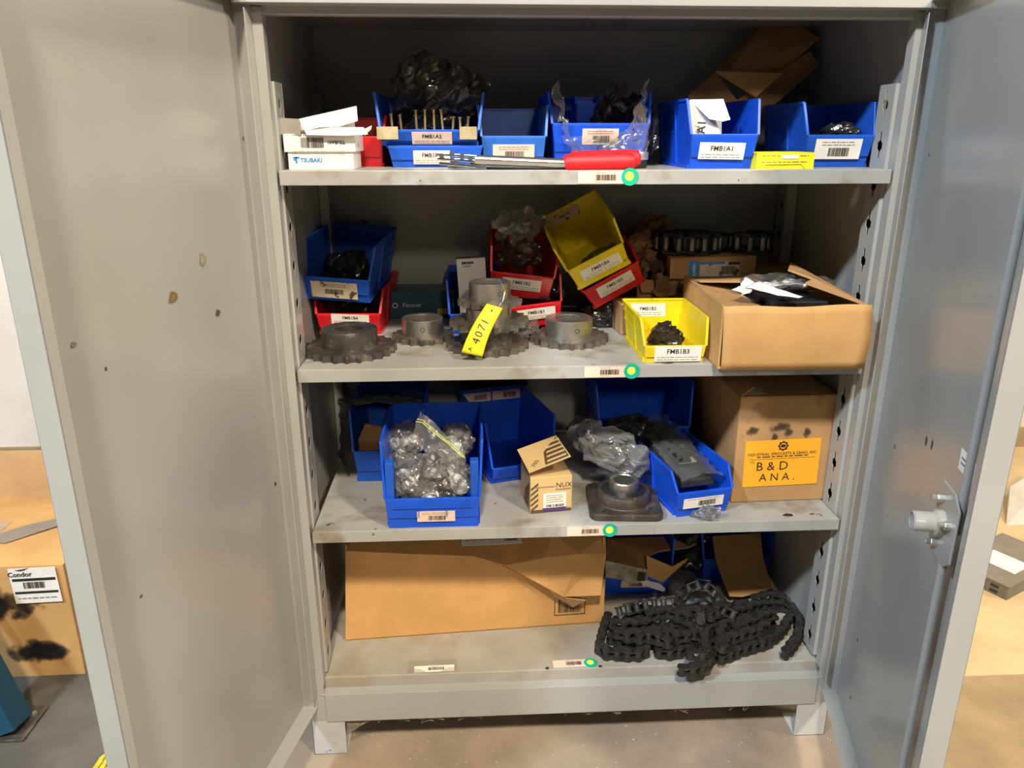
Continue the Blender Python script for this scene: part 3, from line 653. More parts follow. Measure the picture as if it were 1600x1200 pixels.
MB().tube([loc_in(t, at_y(773, 487, .078)), loc_in(t, at_y(786, 470, .086)), loc_in(t, at_y(789, 455, .095)), loc_in(t, at_y(782, 440, .118)), loc_in(t, at_y(779, 435, .13)), loc_in(t, at_y(780, 446, .15))], .0006, 5).build('wire', ZINC, t)
# plastic bag by the stack
flat_bag('plastic_bag', 'small clear bag with a metal part behind the sprocket stack', at_y(822, 518, .21), (.028, .02, .024), FILM, 31, amp=.012, sc=40)
# teal box
t = carton('dark teal box printed with a white brand name behind the small sprocket', (x_at(666, .44, S2), .44, S2), .19, .10, .068, TEALB, name='parts_box', cat='box')
text('Fenner', .017, frame((-.035, -.001, .035), (1, 0, 0), (0, 0, 1)), mat('faded_white_print', (.45, .55, .6), .6), t, .01)
MB().lathe([(.0045, 0), (.0075, 0), (.0075, .0008), (.0045, .0008)], 12, frame((-.078, -.001, .035), (1, 0, 0), (0, 0, 1)), True).build('emblem', mat('faded_white_print', (.45, .55, .6), .6), t)
text('USA', .009, frame((.065, -.001, .034), (1, 0, 0), (0, 0, 1)), mat('faded_white_print', (.45, .55, .6), .6), t, .01)
MB().box(.03, .06, -.0012, 0, .012, .026).build('yellow_patch', mat('dull_yellow', (.35, .32, .03), .6), t)
# blue bin with the white box
make_bin('blue bin holding an upright white box behind the sprocket stack', (x_at(742, .26, S2), .26, S2), .125, .24, .125, .050, BLUE)
t = thing('parts_box', 'tall narrow white box standing in the blue bin behind the sprocket stack', 'box', (x_at(742, .30, 1.06), .30, S2+.008), (-4, -3, 0))
MB().box(-.034, .034, 0, .028, 0, .166).build('body', WHITE, t, bevel=.0012)
MB().box(-.034, .034, -.0005, .0285, .1660, .1685).build('lid', mat('brown_flap', (.12, .09, .06), .7), t)
m = MB(); prints(-.022, .006, (.156,), .006, .0004, m, 2); m.build('fine_print', INK, t, M=frame((0, -.0004, 0), (1, 0, 0), (0, 0, 1)))
m = MB(); prints(-.020, .0, (.148,), .003, .0004, m, 3); m.build('fine_print', INKG, t, M=frame((0, -.0004, 0), (1, 0, 0), (0, 0, 1)))
# red and yellow bins, tilted in a heap
make_bin('red bin lying lowest in the heap, right behind the sprocket stack', (x_at(830, .275, S2+.01), .275, S2+.012), .165, .24, .115, .056, RED, rot=(4, -7, 0), lab=PART('FMB1B1', (.10, .62, .090, .029), LABELW))
make_bin('red bin with crumpled film inside resting on the lowest red bin', (x_at(812, .27, 1.06), .275, S2+.083), .156, .24, .112, .058, RED, rot=(6, 7, 0), lab=PART('FMB1B2', (-.0, .62, .092, .030), LABELW))
flat_bag('plastic_bag', 'crumpled clear film sticking out of the upper red bin', at_y(806, 352, .33), (.055, .05, .026), FILM, 33, amp=.03, sc=22)
flat_bag('parts_bag', 'yellowish bag of dark parts inside the upper red bin', at_y(808, 396, .36), (.05, .06, .03), FILMD, 34, amp=.02, sc=22)
flat_bag('parts_bag', 'black bag of parts inside the lowest red bin of the heap', at_y(845, 455, .35), (.05, .06, .03), FILMK, 35, amp=.02, sc=22)
make_bin('red bin tilted sideways beneath the tilted yellow bin', (at_y(972, 452, .275).x, .285, at_y(969, 452, .275).z-.020), .150, .24, .080, .056, RED, rot=(6, -30, -4), lab=PART('FMB1B5', (.02, .62, .092, .030), LABELW))
yt = make_bin('yellow bin tilted sideways on the tilted red bin', (at_y(947, 428, .240).x, .240, at_y(944, 428, .240).z-.012), .146, .22, .115, .062, YELL, rot=(16, -28, -4), lab=PART('FMB1B6', (.02, .55, .098, .032), LABELW))
label(yt, frame((-.02, .2165, .095), (1, 0, 0), (0, 0, 1)), .075, .026, LABELD, 'FMB1B6', .36, (0, .1), lines=(-.3,))
flat_bag('plastic_bag', 'clear bag of oily parts in the tilted yellow bin', at_y(938, 405, .34), (.05, .05, .018), FILMD, 36, amp=.015, sc=24, rot=(0, -28, 0))
# yellow bin at the front
y3 = px_bin('upright yellow bin beside the big open carton on the second shelf', 998, 1099, 498, 541, .012, S2, .215, YELL, lab=PART('FMB1B3', (.04, .58, .098, .034), LABELW), slope=.02)
label(y3, frame((-.012, .2115, BH[y3][2]-.024), (1, 0, 0), (0, 0, 1)), .082, .030, LABELW, 'FMB1B3', .38, (0, .1), lines=(-.2, -.36))
flat_bag('parts_bag', 'dark bag of parts with a glossy fold in the upright yellow bin', at_y(1040, 532, .075), (.032, .045, .032), FILMK, 37, amp=.012, sc=30)
# cartons behind
carton('small tan carton behind the upright yellow bin', (x_at(992, .25, S2), .25, S2), .070, .09, .068, CARD2, (0, 0, 6), name='small_carton')
t = carton('open tan carton stuffed with brown paper under the oily chain', (x_at(1040, .35, S2), .34, S2), .155, .18, .112, CARD2, (0, 0, -2), top='open')
panel('flap', [(-.077, .002, .112), (-.01, .002, .112), (-.02, -.02, .086), (-.07, -.02, .085)], .003, CARD2, t)
hv = carton('stained tan carton with a blue and white label under the oily chain', (x_at(1113, .31, 1.09), .31, S2+.1205), .205, .16, .048, CARD2, (0, -1.5, -3))
lb = label(hv, frame((.016, -.001, .023), (1, 0, 0), (0, 0, 1)), .095, .034, LABELD, bar=(.05, .42, -.4, .18), lines=(0, -.2, -.35), lw=.28, seed=41)
MB().box(-.0475, .012, .012, .017, .0006, .0012).build('blue_band', INKB, lb)
o = MB().box(-.056, -.035, -.0016, 0, .004, .043).build('blue_label', INKB, hv); text('HEAVY', .0095, frame((-.0455, -.0022, .022), (0, 0, -1), (1, 0, 0)), WHITE, o, .02)
MB().box(.020, .048, .0095, .0165, .0007, .0013).build('dark_band', INK, lb)
carton('plain tan carton in the back corner of the second shelf', (x_at(1205, .42, 1.07), .42, S2), .12, .12, .125, CARD2, (0, 0, -3))
carton('brown carton supporting the labelled tan carton', (x_at(1130, .36, S2+.05), .37, S2), .16, .16, .118, CARD3, (0, 0, -2))
for k, (u, v, y, r_, sd) in enumerate(((1012, 372, .45, (.045, .04, .04), 51), (1015, 418, .40, (.028, .03, .045), 52), (1042, 447, .33, (.030, .02, .014), 53))):
    tag(blob('brown_paper', at_y(u, v, y), r_, KRAFT, None, sd, .03, 22), ('dark wad of crumpled brown paper at the back wall', 'crumpled brown packing paper beside the tilted red bin', 'torn brown paper poking out of the open tan carton')[k], 'paper')
flat_bag('parts_bag', 'dark bagged parts under the tilted red bin', at_y(935, 492, .36), (.05, .05, .03), FILMK, 54, amp=.02, sc=22)
for u in (963, 974): 
    o = MB().tube([(0, 0, -.022), (0, 0, .022)], .006, 10).build('metal_pin', GEAR, None, 40); o.location = (x_at(u, .30, S2+.022), .30, S2+.0221); tag(o, 'short steel pin standing behind the small tan carton', 'pin', 'steel pins on the second shelf')
# oily chain coil
t = thing('roller_chain', 'coiled oily roller chain with shiny rollers on the stained carton', 'chain', (x_at(1113, .39, S2+.17), .39, S2+.171))
zc = S2+.171+.027
def ell(cx, cy, rx, ry, a0, a1, n, z=zc): return [(cx+rx*math.cos(R(a0+(a1-a0)*i/n)), cy+ry*math.sin(R(a0+(a1-a0)*i/n)), z) for i in range(n+1)]
xa, xb, xc_ = x_at(1022, .36, zc), x_at(1138, .36, zc), x_at(1206, .36, zc)
chain_run(t, ell((xa+xb)/2, .395, (xb-xa)/2-.012, .055, 20, -320, 24), .0318, .030, CHAIN2, ROLL2)
chain_run(t, ell((xb+xc_)/2+.006, .385, (xc_-xb)/2-.010, .045, 170, 500, 20), .0318, .030, CHAIN2, ROLL2)
chain_run(t, ell((xa+xb)/2+.01, .40, (xb-xa)/2-.05, .030, 40, -250, 14), .0318, .030, CHAIN2, ROLL2)
chain_run(t, [(xa+.012, .36, zc-.05), (xa+.013, .362, zc-.09), (xa+.016, .362, zc-.12)], .0318, .030, CHAIN2, ROLL2, up=(.3, 1, 0))
# big open carton
p0 = Vector((.262, -.046, S2)); wv = .296; hv_ = at_y(1240, 478, -.046).z-S2; dv = .31
t = thing('cardboard_carton', 'large open tan carton with torn flaps and papers hanging over the shelf edge', 'carton', (p0.x+wv/2, p0.y, S2), (0, 0, -1))
m = MB(); w2 = wv/2
def fpt(i, j): return ((-w2+.006*(1-j))+(wv-.006*(1-j)-.0+.004*math.sin(j*3))*i, -.004*math.sin(i*6)*j-.006*math.sin(j*3), hv_*j+.002*math.sin(i*9)*j)
vs, fs = grid(fpt, 14, 8); m.add(vs, fs); m.build('front_panel', CARD, t, 50, solid=.004)
m = MB(); m.box(-w2, -w2+.004, .002, dv, 0, hv_); m.box(w2-.004, w2, .002, dv, 0, hv_-.008); m.box(-w2, w2, dv-.004, dv, 0, hv_); m.box(-w2, w2, .002, dv, .001, .005); m.build('body', CARD, t, bevel=.001)
H_ = hv_
sheet('side_flap', [(-w2, .01, H_), (-w2, dv, H_+.005), (-w2+.085, dv-.02, H_-.01), (-w2+.105, .08, H_-.02), (-w2+.11, .012, H_-.022)], [(0, 1, 2, 3, 4)], .004, CARD2, t)
sheet('back_flap', [(-w2, dv, H_), (-w2+.01, dv-.10, H_+.010), (w2-.16, dv-.13, H_+.014), (w2-.12, dv, H_+.005)], [(0, 1, 2, 3)], .004, CARD2, t)
sheet('side_flap', [(w2, .02, H_-.004), (w2, dv, H_+.006), (w2-.06, dv-.03, H_+.04), (w2-.115, .15, H_+.045), (w2-.08, .10, H_+.034), (w2-.105, .08, H_+.03)], [(0, 1, 2, 3, 4, 5)], .004, CARD2, t)
t2 = thing('plastic_case', 'black plastic case lying in the big open carton', 'case', (p0.x+wv*.60, p0.y+.05, S2+.006))
MB().box(-.064, .075, 0, .16, 0, .104).build('body', BLACK, t2, bevel=.004)
MB().box(-.056, .067, .02, .14, .104, .118).build('lid', BLACK, t2, bevel=.003)
MB().box(-.008, .03, -.004, .002, .090, .100).build('latch', mat('dark_grey_plastic', (.05, .05, .055), .4), t2, bevel=.001)
for k in range(6): MB().box(-.03+.010*k, -.024+.010*k, .03, .06, .118, .121).build('lid_rib', BLACK, t2)
def paper(lab, pts, ths=.0006, amp=.006, sd=1, nx=10, ny=6):
    a = [at_y(*q) for q in pts]; c0 = sum(a, Vector())/4; t = thing('paper_sheet', lab, 'paper', c0)
    def fn(i, j):
        p = a[0]*(1-i)*(1-j)+a[1]*i*(1-j)+a[2]*i*j+a[3]*(1-i)*j; return tuple(crumple(p, amp, 26, sd)-c0)
    vs, fs = grid(fn, nx, ny); MB().add(vs, fs).build('sheet', PAPER, t, 30, solid=ths); return t
paper('crumpled white paper scrap on the left flaps of the big open carton', [(1146, 447, .02), (1166, 436, .06), (1190, 452, .04), (1163, 458, .01)], amp=.012, sd=3)
paper('long torn white paper strip across the big open carton', [(1160, 448, .03), (1185, 440, .06), (1252, 464, .0), (1245, 467, -.01)], amp=.006, sd=5)
paper('folded white sheet behind the black case in the big open carton', [(1190, 444, .10), (1255, 433, .14), (1275, 442, .10), (1200, 452, .08)], amp=.010, sd=7)
flat_bag('plastic_bag', 'clear film lying over the papers in the big open carton', at_y(1225, 440, .14), (.10, .06, .010), FILM, 61, amp=.012, sc=20)
# ================================================================== third shelf
bl = px_bin('blue bin with a small brown carton inside at the left back of the third shelf', 549, 662, 640, 705, .235, S3, .27, BLUE2)
t = carton('tiny brown carton sitting inside the left back blue bin', (x_at(579, .27, S3+.07), .27, S3+.055), .062, .05, .045, CARD3, (8, 4, -8), name='small_carton', top='open')
panel('flap', [(-.031, .0, .045), (.031, .0, .045), (.034, .028, .072), (-.02, .03, .078)], .0025, CARD3, t)
flat_bag('parts_bag', 'dark parts under the tiny brown carton in the left back bin', (x_at(600, .36, S3+.05), .36, S3+.045), (.055, .08, .035), FILMK, 62, amp=.015, sc=22)
t = thing('bubble_wrap', 'grey plastic wrap lying over the left back blue bin', 'wrap', at_y(600, 628, .33))
def wf(i, j):
    p = at_y(530+130*i, 633-6*math.sin(i*3)-12*j, .24+.22*j); return tuple(crumple(p, .012, 30, 4)-at_y(600, 628, .33))
vs, fs = grid(wf, 22, 14); MB().add(vs, fs).build('film_sheet', film('grey_wrap', (.30, .29, .26), .32, .10, .22), t, 25, solid=.0006)
def wf2(i, j):
    p = at_y(530+14*i, 630+110*j, .25+.18*(1-i)); return tuple(crumple(p, .010, 30, 9)-at_y(600, 628, .33))
vs, fs = grid(wf2, 6, 16); MB().add(vs, fs).build('hanging_film', FILMK, t, 25)
bb = px_bin('worn blue bin heaped with clear bags of hardware at the third shelf front', 597, 752, 690, 779, .004, S3, .27, BLUE, taper=.10, slope=.02, lab=BARL((.03, .42, .082, .026), seed=71))
for s in (-1, 1):      # square front posts of this bin
    MB().box(*sorted((s*.082, s*.100)), .004, .028, .05, .155).build('corner_post', BLUE2, bb, bevel=.002)
MB().box(-.087, .087, -.0066, -.0058, .052, .0535).build('molded_line', BLUE2, bb)
for x in (-.03, .03): MB().box(x-.0008, x+.0008, -.0066, -.005, .03, .056).build('molded_line', BLUE2, bb)
bx0 = x_at(672, .1, S3+.1)
bags = [('clear bag of small fittings low at the front of the heaped bin', (668, 765, .045), (.040, .035, .028), 86, 0), ('clear bag of white caps and bolts in the front left of the heaped bin', (640, 745, .055), (.042, .045, .050), 81, -12), ('zip bag of bright nuts in the middle of the heaped bin', (682, 735, .075), (.040, .045, .055), 82, 10),
        ('clear bag of washers in the front right of the heaped bin', (708, 750, .06), (.034, .045, .045), 83, 14), ('clear bag of fittings in the back of the heaped bin', (630, 690, .17), (.045, .05, .04), 84, 0), ('tied clear bag at the back right of the heaped bin', (712, 690, .17), (.035, .05, .04), 85, 0)]
FILMBAG = film('crinkled_bag_film', (.80, .82, .85), .42, .16, .16)
for lab_, (u, v, y), rad, sd, rl in bags:
    c = at_y(u, v, y); t = thing('hardware_bag', lab_, 'bag', c, (0, rl, 0)); blob('bag_film', (0, 0, 0), rad, FILMB, t, sd, .014, 26)
    rnd = random.Random(sd); mz = MB(); mw = MB()
    for k in range(40):
        a = rnd.uniform(0, 6.28); q = rnd.uniform(.1, .85); z = rnd.uniform(-.7, .35); e = Euler((rnd.uniform(0, 3), rnd.uniform(0, 3), 0)).to_matrix().to_4x4()
        M = Matrix.Translation((rad[0]*q*math.cos(a), rad[1]*q*math.sin(a), rad[2]*z)) @ e
        if k % 3 == 0: mz.lathe([(.004, -.003), (.009, -.003), (.009, .003), (.004, .003)], 6, M, True)
        elif k % 3 == 1: mz.cyl(.0035, -.014, .010, 8, M); mz.cyl(.0070, .010, .015, 6, M)
        else: mw.lathe([(0, .007), (.010, .006), (.0125, -.005), (0, -.005)], 12, M)
    mz.build('nuts_and_bolts', ZINC, t, 40)['kind'] = 'stuff'; mw.build('white_caps', CAPW, t, 40)['kind'] = 'stuff'
t = thing('zip_bag', 'flat clear zip bag with a yellow-green seal leaning on the heaped hardware', 'bag', at_y(690, 690, .07))
def zf(i, j):
    u = (655+70*i)*(1-j)+(640+90*i)*j; v = (642+62*i)*(1-j)+(690+55*i)*j; p = at_y(u, v, .10-.03*i-.02*j); return tuple(crumple(p, .006, 30, 6)-at_y(690, 690, .07))
vs, fs = grid(zf, 14, 10); MB().add(vs, fs).build('film_sheet', FILMB, t, 30)
for dj in (.20, .28): MB().tube([Vector(zf(i/12, dj))+Vector((0, -.0015, 0)) for i in range(13)], .0011, 6).build('zip_seal', mat('lime_seal', (.55, .62, .12), .4), t, 50)
MB().lathe([(.0085, -.0008), (.0105, -.0008), (.0105, .0008), (.0085, .0008)], 24, frame(loc_in(t, at_y(678, 713, .035)), (1, 0, 0), (0, .4, 1)), True).build('rubber_ring', BLACK, t, 40)
mb_ = make_bin('large empty blue bin turned askew behind the striped carton', (x_at(818, .225, S3), .225, S3), .175, .28, .155, .046, BLUE, rot=(0, 0, 15))
for x in (-.042, .042):
    label(mb_, frame((x, .2735, .136), (1, 0, 0), (0, 0, 1)), .080, .026, LABEL, bar=(-.1, .35, -.3, .25), lines=(.38,), lw=.3, seed=int(90+x*100))
flat_bag('plastic_bag', 'dark crumpled film stuffed behind the askew blue bin', at_y(760, 598, .535), (.11, .012, .022), FILMK, 92, amp=.03, sc=20)
# striped carton
ang = math.degrees(math.atan2(.013, .097))
t = thing('striped_carton', 'small tan carton with dark stripes, white label and its lid ajar', 'carton', (-.0585, .0655, S3), (0, 0, ang))
w_, d_, h_ = .097, .108, .088
MB().box(-w_/2, w_/2, 0, d_, 0, h_).build('body', NUXC, t, bevel=.0012)
lid = [Vector((-w_/2-.001, -.004, h_+.002)), Vector((w_/2+.004, .012, h_+.030)), Vector((w_/2-.03, d_-.01, h_+.062)), Vector((-w_/2-.001, d_+.002, h_+.004))]
a = [loc_in(t, at_y(827, 739, .055)), loc_in(t, at_y(892, 713, .062)), loc_in(t, at_y(866, 673, .165)), loc_in(t, at_y(808, 703, .165))]
lidM = frame(a[0], a[1]-a[0], a[3]-a[0]); Li = lidM.inverted(); la = [Li @ q for q in a]
o = MB().prism([(q.x, q.y) for q in la], -.001, .001).build('lid', NUXC, t, M=lidM)
X1, Y1 = la[1].x, la[3].y
m = MB(); m.prism([(X1*.40, .004), (X1*.97, .004), (la[2].x*.98, la[2].y*.92), (X1*.75, Y1*.8), (X1*.47, Y1*.5)], .0011, .0014); pr = m.build('brown_print', BROWNP, o)
m = MB()
for k in range(5): m.prism([(X1*.46+k*.003, .012+k*.018), (X1*.93, .012+k*.018), (X1*.93, .019+k*.018), (X1*.48+k*.003, .019+k*.018)], .0014, .0017)
m.build('tan_stripes', NUXC, o)
text('703', .016, Matrix.Translation((X1*.20, Y1*.22, .0016)) @ Matrix.Rotation(R(50), 4, 'Z'), INK, o, 0, name='handwriting')
MF = frame((0, -.0006, 0), (1, 0, 0), (0, 0, 1))
text('NUX', .017, MF @ Matrix.Translation((.029, .066, .0003)), INK, t, -.004)
m = MB(); prints(.010, .046, (.056,), .0028, .0003, m, 5); prints(-.04, .008, (.064,), .0025, .0003, m, 6); m.build('fine_print', INKG, t, M=MF)
m = MB()
for k in range(5):
    y0 = .004+.013*k; m.add([(-.047, y0, .0003), (-.047, y0+.006, .0003), (-.030, y0+.020, .0003), (-.030, y0+.014, .0003)], [(0, 1, 2, 3)])
m.box(-.047, .047, .0, .008, 0, .0004); m.build('brown_stripes', BROWNP, t, M=MF)
ms = frame((-w_/2-.0006, d_/2, 0), (0, -1, 0), (0, 0, 1)); m = MB()
for k in range(5): m.add([(.0-.01*k+.03, .006, .0003), (.006-.01*k+.03, .006, .0003), (.018-.01*k+.03, .075-.008*k, .0003), (.012-.01*k+.03, .075-.008*k, .0003)], [(0, 1, 2, 3)])
m.build('brown_stripes', BROWNP, t, M=ms)
lb = label(t, MF @ Matrix.Translation((.008, .026, .0004)), .054, .044, LABELW, bar=(-.35, .4, -.28, -.14), lines=(.36, .24, .12, 0), lw=.36, seed=93)
MB().box(-.027, .027, -.022, -.014, .0006, .0012).build('purple_band', PURPLE, lb)
# flange bearing
t = thing('flange_bearing', 'rusty square four-bolt flange bearing at the third shelf front', 'bearing', (.112, .092, S3), (0, 0, -4))
sq = []
for k in range(4):
    for a in (-40, -13, 13, 40):
        b = R(45+90*k); r_ = .088; sq.append((r_*math.cos(b)*1.0+.020*math.cos(b+R(a)), r_*math.sin(b)+.020*math.sin(b+R(a))))
m = MB(); m.prism(sq, 0, .017); m.build('flange_plate', IRON, t, bevel=.003)
m = MB(); m.lathe([(.030, .015), (.068, .015), (.064, .019), (.063, .036), (.060, .041), (.052, .043), (.049, .040), (.030, .040)], 40, None, True); hz = m.build('housing', IRON, t, 35)
m = MB(); m.lathe([(.025, .02), (.034, .02), (.034, .064), (.0325, .066), (.0265, .066), (.025, .064)], 36, None, True); m.build('inner_ring', STEEL, t, 35)
m = MB(); m.lathe([(.034, .040), (.049, .039), (.049, .0415), (.034, .045)], 36, None, True); m.build('seal', BLACK, t, 35)
for k in range(4):
    b = R(45+90*k); M = Matrix.Translation((.086*math.cos(b), .086*math.sin(b), 0)); m = MB(); m.lathe([(.0085, .0165), (.013, .0165), (.013, .0205), (.0085, .0205)], 18, M, True); m.cyl(.0086, .0165, .0175, 14, M); m.build('bolt_hole', GEARD, t, 40)
flat_bag('plastic_bag', 'large crumpled clear bag lying on the flange bearing', at_y(950, 703, .17), (.088, .05, .044), FILMBAG, 95, amp=.034, sc=14, rot=(0, 34, 0))
flat_bag('plastic_bag', 'smaller crumpled clear bag behind the striped carton', at_y(906, 672, .26), (.035, .03, .025), FILMD, 96, amp=.02, sc=24)
# bins at the back right
px_bin('tall dark blue bin standing behind the flange bearing', 930, 1078, 600, 668, .30, S3, .24, BLUE)
flat_bag('parts_bag', 'black bag of parts in front of the tall dark blue bin', at_y(985, 675, .27), (.06, .05, .035), FILMK, 97, amp=.02, sc=20)
lb_ = make_bin('long blue bin holding a film-wrapped black bar', (.283, .030, S3), .140, .31, .105, .062, BLUE, rot=(0, 0, 12), slope=.03, lab=dict(pos=(-.02, .58, .098, .026), paper=LABELW, bar=(-.12, .3, -.3, .2), lines=(.38,), lw=.4, seed=98))
t = thing('wrapped_part', 'long black bar wrapped in clear film inside the long blue bin', 'part', (.283, .030, S3), (0, 0, 12))
m = MB(); m.prism([(-.042, 0), (.042, 0), (.045, .24), (-.045, .24)], 0, .022, Matrix.Translation((0, .035, .055)) @ Matrix.Rotation(R(9), 4, 'X')); m.build('bar', mat('wrapped_black', (.05, .055, .065), .35), t, bevel=.004)
m = MB(); m.prism([(-.03, 0), (.005, 0), (.005, .19), (-.03, .19)], 0, .02, Matrix.Translation((0, .08, .084)) @ Matrix.Rotation(R(9), 4, 'X')); m.build('bar', BLACK, t, bevel=.004)
def wr(i, j):
    p = Vector((-.05+.10*i, .015+.27*j, .084+.045*j+.012*math.sin(i*math.pi))); return tuple(crumple(p, .006, 40, 3))
vs, fs = grid(wr, 14, 26); MB().add(vs, fs).build('film_wrap', FILM, t, 25)
label(t, frame((-.005, .088, .0985), (1, 0, 0), (0, 1, .16)), .045, .022, mat('faded_label', (.5, .52, .44), .5))
blob('film_tail', (.0, -.018, .016), (.030, .016, .012), FILM, t, 99, .012, 40)
# carton with the orange label
t = carton('tan carton with an orange handwritten address label and black smudges', (.478, .092, S3), .225, .40, at_y(1220, 621, .092).z-S3, CARD2, (0, 0, 1.5))
hc = at_y(1220, 621, .092).z-S3
MB().box(-.095, -.045, .02, .06, hc+.0033, hc+.0042).build('packing_tape', mat('tape_clear', (.50, .46, .26), .3), t)
panel('top_flap', [(-.112, .0, hc+.006), (-.112, .34, hc+.006), (-.075, .34, hc+.022), (-.075, .02, hc+.020)], .004, CARD3, t)
ol = label(t, frame((-.002, -.0012, .099), (1, 0, .02), (0, 0, 1)), .178, .115, ORANGE, name='orange_label')
text('INDUSTRIAL SPROCKETS & GEARS, INC.', .0092, Matrix.Translation((0, .023, .0012)), INK, ol, .006)
m = MB(); prints(-.06, .06, (.0165,), .0022, .001, m, 8); m.box(-.078, .078, .0105, .0112, .0006, .0010); m.build('fine_print', INK, ol)
text('TO:', .007, Matrix.Translation((-.070, .004, .0012)), INK, ol, .0)
text('B & D', .031, Matrix.Translation((-.022, -.008, .0012)), INK, ol, .0, name='handwriting')
text('A N A .', .027, Matrix.Translation((-.008, -.036, .0012)), INK, ol, .0, name='handwriting')
m = MB(); m.lathe([(.0075, .0006), (.0105, .0006), (.0105, .0011), (.0075, .0011)], 24, Matrix.Translation((0, .042, 0)), True)
for k in range(8): m.box(.0095, .0125, -.0016, .0016, .0006, .0011, Matrix.Translation((0, .042, 0)) @ Matrix.Rotation(R(45*k), 4, 'Z'))
m.box(-.0055, .0055, .0385, .0455, .0006, .0011); m.build('emblem', INK, ol)
for (cx, cz, rx, rz) in ((-.012, .186, .034, .016), (.006, .172, .014, .016), (-.078, .178, .020, .016), (.05, .170, .012, .020), (-.025, .160, .010, .018)):
    MB().box(-rx, rx, -rz, rz, 0, .0002).build('smudge', smudge('smudge', (.07, .045, .03), 6, .55), t, M=frame((cx, -.0006, cz), (1, 0, 0), (0, 0, 1)))
p = at_z(1237, 812, S3); tag(blob('grease_lump', (p.x, p.y+.02, S3+.002), (.012, .004, .002), DARK, None, 12, .004, 60, 3), 'small lump of dark grease and swarf on the third shelf', 'grease')
# ================================================================== bottom level
zt4 = at_y(540, 853, .157).z; hb = zt4-S4; Wb = .658
t = thing('cardboard_carton', 'big tan carton with a dented, torn top filling the bottom level', 'carton', (-.235, .176, S4), (0, 0, 3.7)); w2 = Wb/2; db = .36
def q4(u, v, dy=0):
    p = loc_in(t, at_y(u, v, .176)); 
    # onto the carton's own front plane
    d = TM[t].to_3x3().inverted() @ ray(u, v); c = loc_in(t, CAM); k = (dy-c.y)/d.y; return c+d*k
fr = [q4(540, 1004), q4(942, 975), q4(946, 905), q4(890, 905), q4(862, 922), q4(790, 886), q4(740, 870), q4(650, 867), q4(540, 862)]
fr2 = [(p.x, p.z) for p in fr]
m = MB(); m.prism(fr2, -.004, 0, frame((0, 0, 0), (1, 0, 0), (0, 0, 1))); m.build('front_panel', CARD, t)
xl = max(p.x for p in fr[:1])
m = MB(); m.add([(xl, .003, 0), (xl, db, 0), (fr[8].x, db, hb), (fr[8].x, .003, hb), (xl+.004, .003, 0), (xl+.004, db, 0), (fr[8].x+.004, db, hb), (fr[8].x+.004, .003, hb)], [(0, 1, 2, 3), (7, 6, 5, 4), (0, 4, 5, 1), (1, 5, 6, 2), (2, 6, 7, 3), (3, 7, 4, 0)]); m.box(w2-.004, w2, .004, db, 0, hb-.02); m.box(xl, w2, db-.004, db, 0, hb); m.box(xl, w2, 0, db, .0005, .004); m.build('body', CARD, t)
A = [q4(540, 862, -.002), q4(650, 867, -.004), q4(740, 870, -.006), q4(790, 884, -.012), q4(880, 932, -.045), q4(938, 930, -.040), q4(947, 866, -.010), q4(905, 866, -.034), q4(850, 872, -.010)]
B = [Vector((-w2, .17, hb+.006)), Vector((-.15, .17, hb-.006)), Vector((.04, .17, hb-.012)), Vector((.13, .17, hb-.005)), Vector((w2+.004, .17, hb+.02))]
C2 = q4(946, 835, .03); C1 = q4(865, 835, .03)
sheet('top_flap', A+B+[C1, C2], [(0, 1, 10, 9), (1, 2, 11, 10), (2, 3, 8, 12, 11), (8, 3, 4), (8, 4, 7), (7, 4, 6), (4, 5, 6), (8, 7, 14, 12), (7, 6, 15, 14), (12, 14, 15, 13)], .004, CARD, t)
sheet('torn_ply', [q4(845, 905, -.010), q4(868, 912, -.016), q4(884, 934, -.042), q4(915, 938, -.03), q4(895, 948, -.012), q4(865, 930, -.006)], [(0, 1, 5), (1, 2, 4, 5), (2, 3, 4)], .003, CARDIN, t)
sl = label(t, frame(Vector((-.0+.045, .035, hb-.020)), (1, 0, -.01), (0, 1, .10)), .150, .060, LABELW, bar=(.2, .44, -.3, .1), lines=(.3, .15, 0, -.15), lw=.42, name='shipping_label', seed=101)
m = MB(); x0, z0 = q4(866, 958).x, q4(866, 962).z; x1, z1 = q4(915, 930).x, q4(915, 934).z
m.box(x0, x1, z0, z0+.002, 0, .0004); m.box(x0, x0+.002, z0, z1, 0, .0004); m.box(x1-.002, x1, z0, z1, 0, .0004); bars(x0+.010, x1-.010, z0+.008, z1, .0003, m, 7); m.build('printed_barcode', INK, t, M=frame((0, -.0006, 0), (1, 0, 0), (0, 0, 1)))
# bins behind the chain
make_bin('blue bin stuffed with a torn carton behind the black chain', (x_at(985, .31, S4), .31, S4), .235, .25, .16, .072, BLUE, lab=BARL((.05, .55, .078, .026), seed=103))
t = thing('torn_carton', 'torn brown carton crushed into the blue bin behind the chain', 'carton', (x_at(990, .36, S4+.1), .36, S4+.08))
sheet('panel', [wpt(t, 948, 842, .42), wpt(t, 1075, 838, .42), wpt(t, 1105, 842, .40), wpt(t, 1075, 856, .36), wpt(t, 1030, 862, .33), wpt(t, 1015, 868, .32), wpt(t, 1010, 890, .31), wpt(t, 948, 880, .31)], [(0, 1, 4, 5), (1, 2, 3, 4), (0, 5, 6, 7)], .004, CARD3, t)
sheet('torn_flap', [wpt(t, 1010, 868, .31), wpt(t, 1050, 885, .29), wpt(t, 1075, 872, .285), wpt(t, 1072, 878, .28), wpt(t, 1035, 910, .285), wpt(t, 1012, 900, .295)], [(0, 1, 5), (1, 2, 3, 4, 5)], .004, CARD, t)
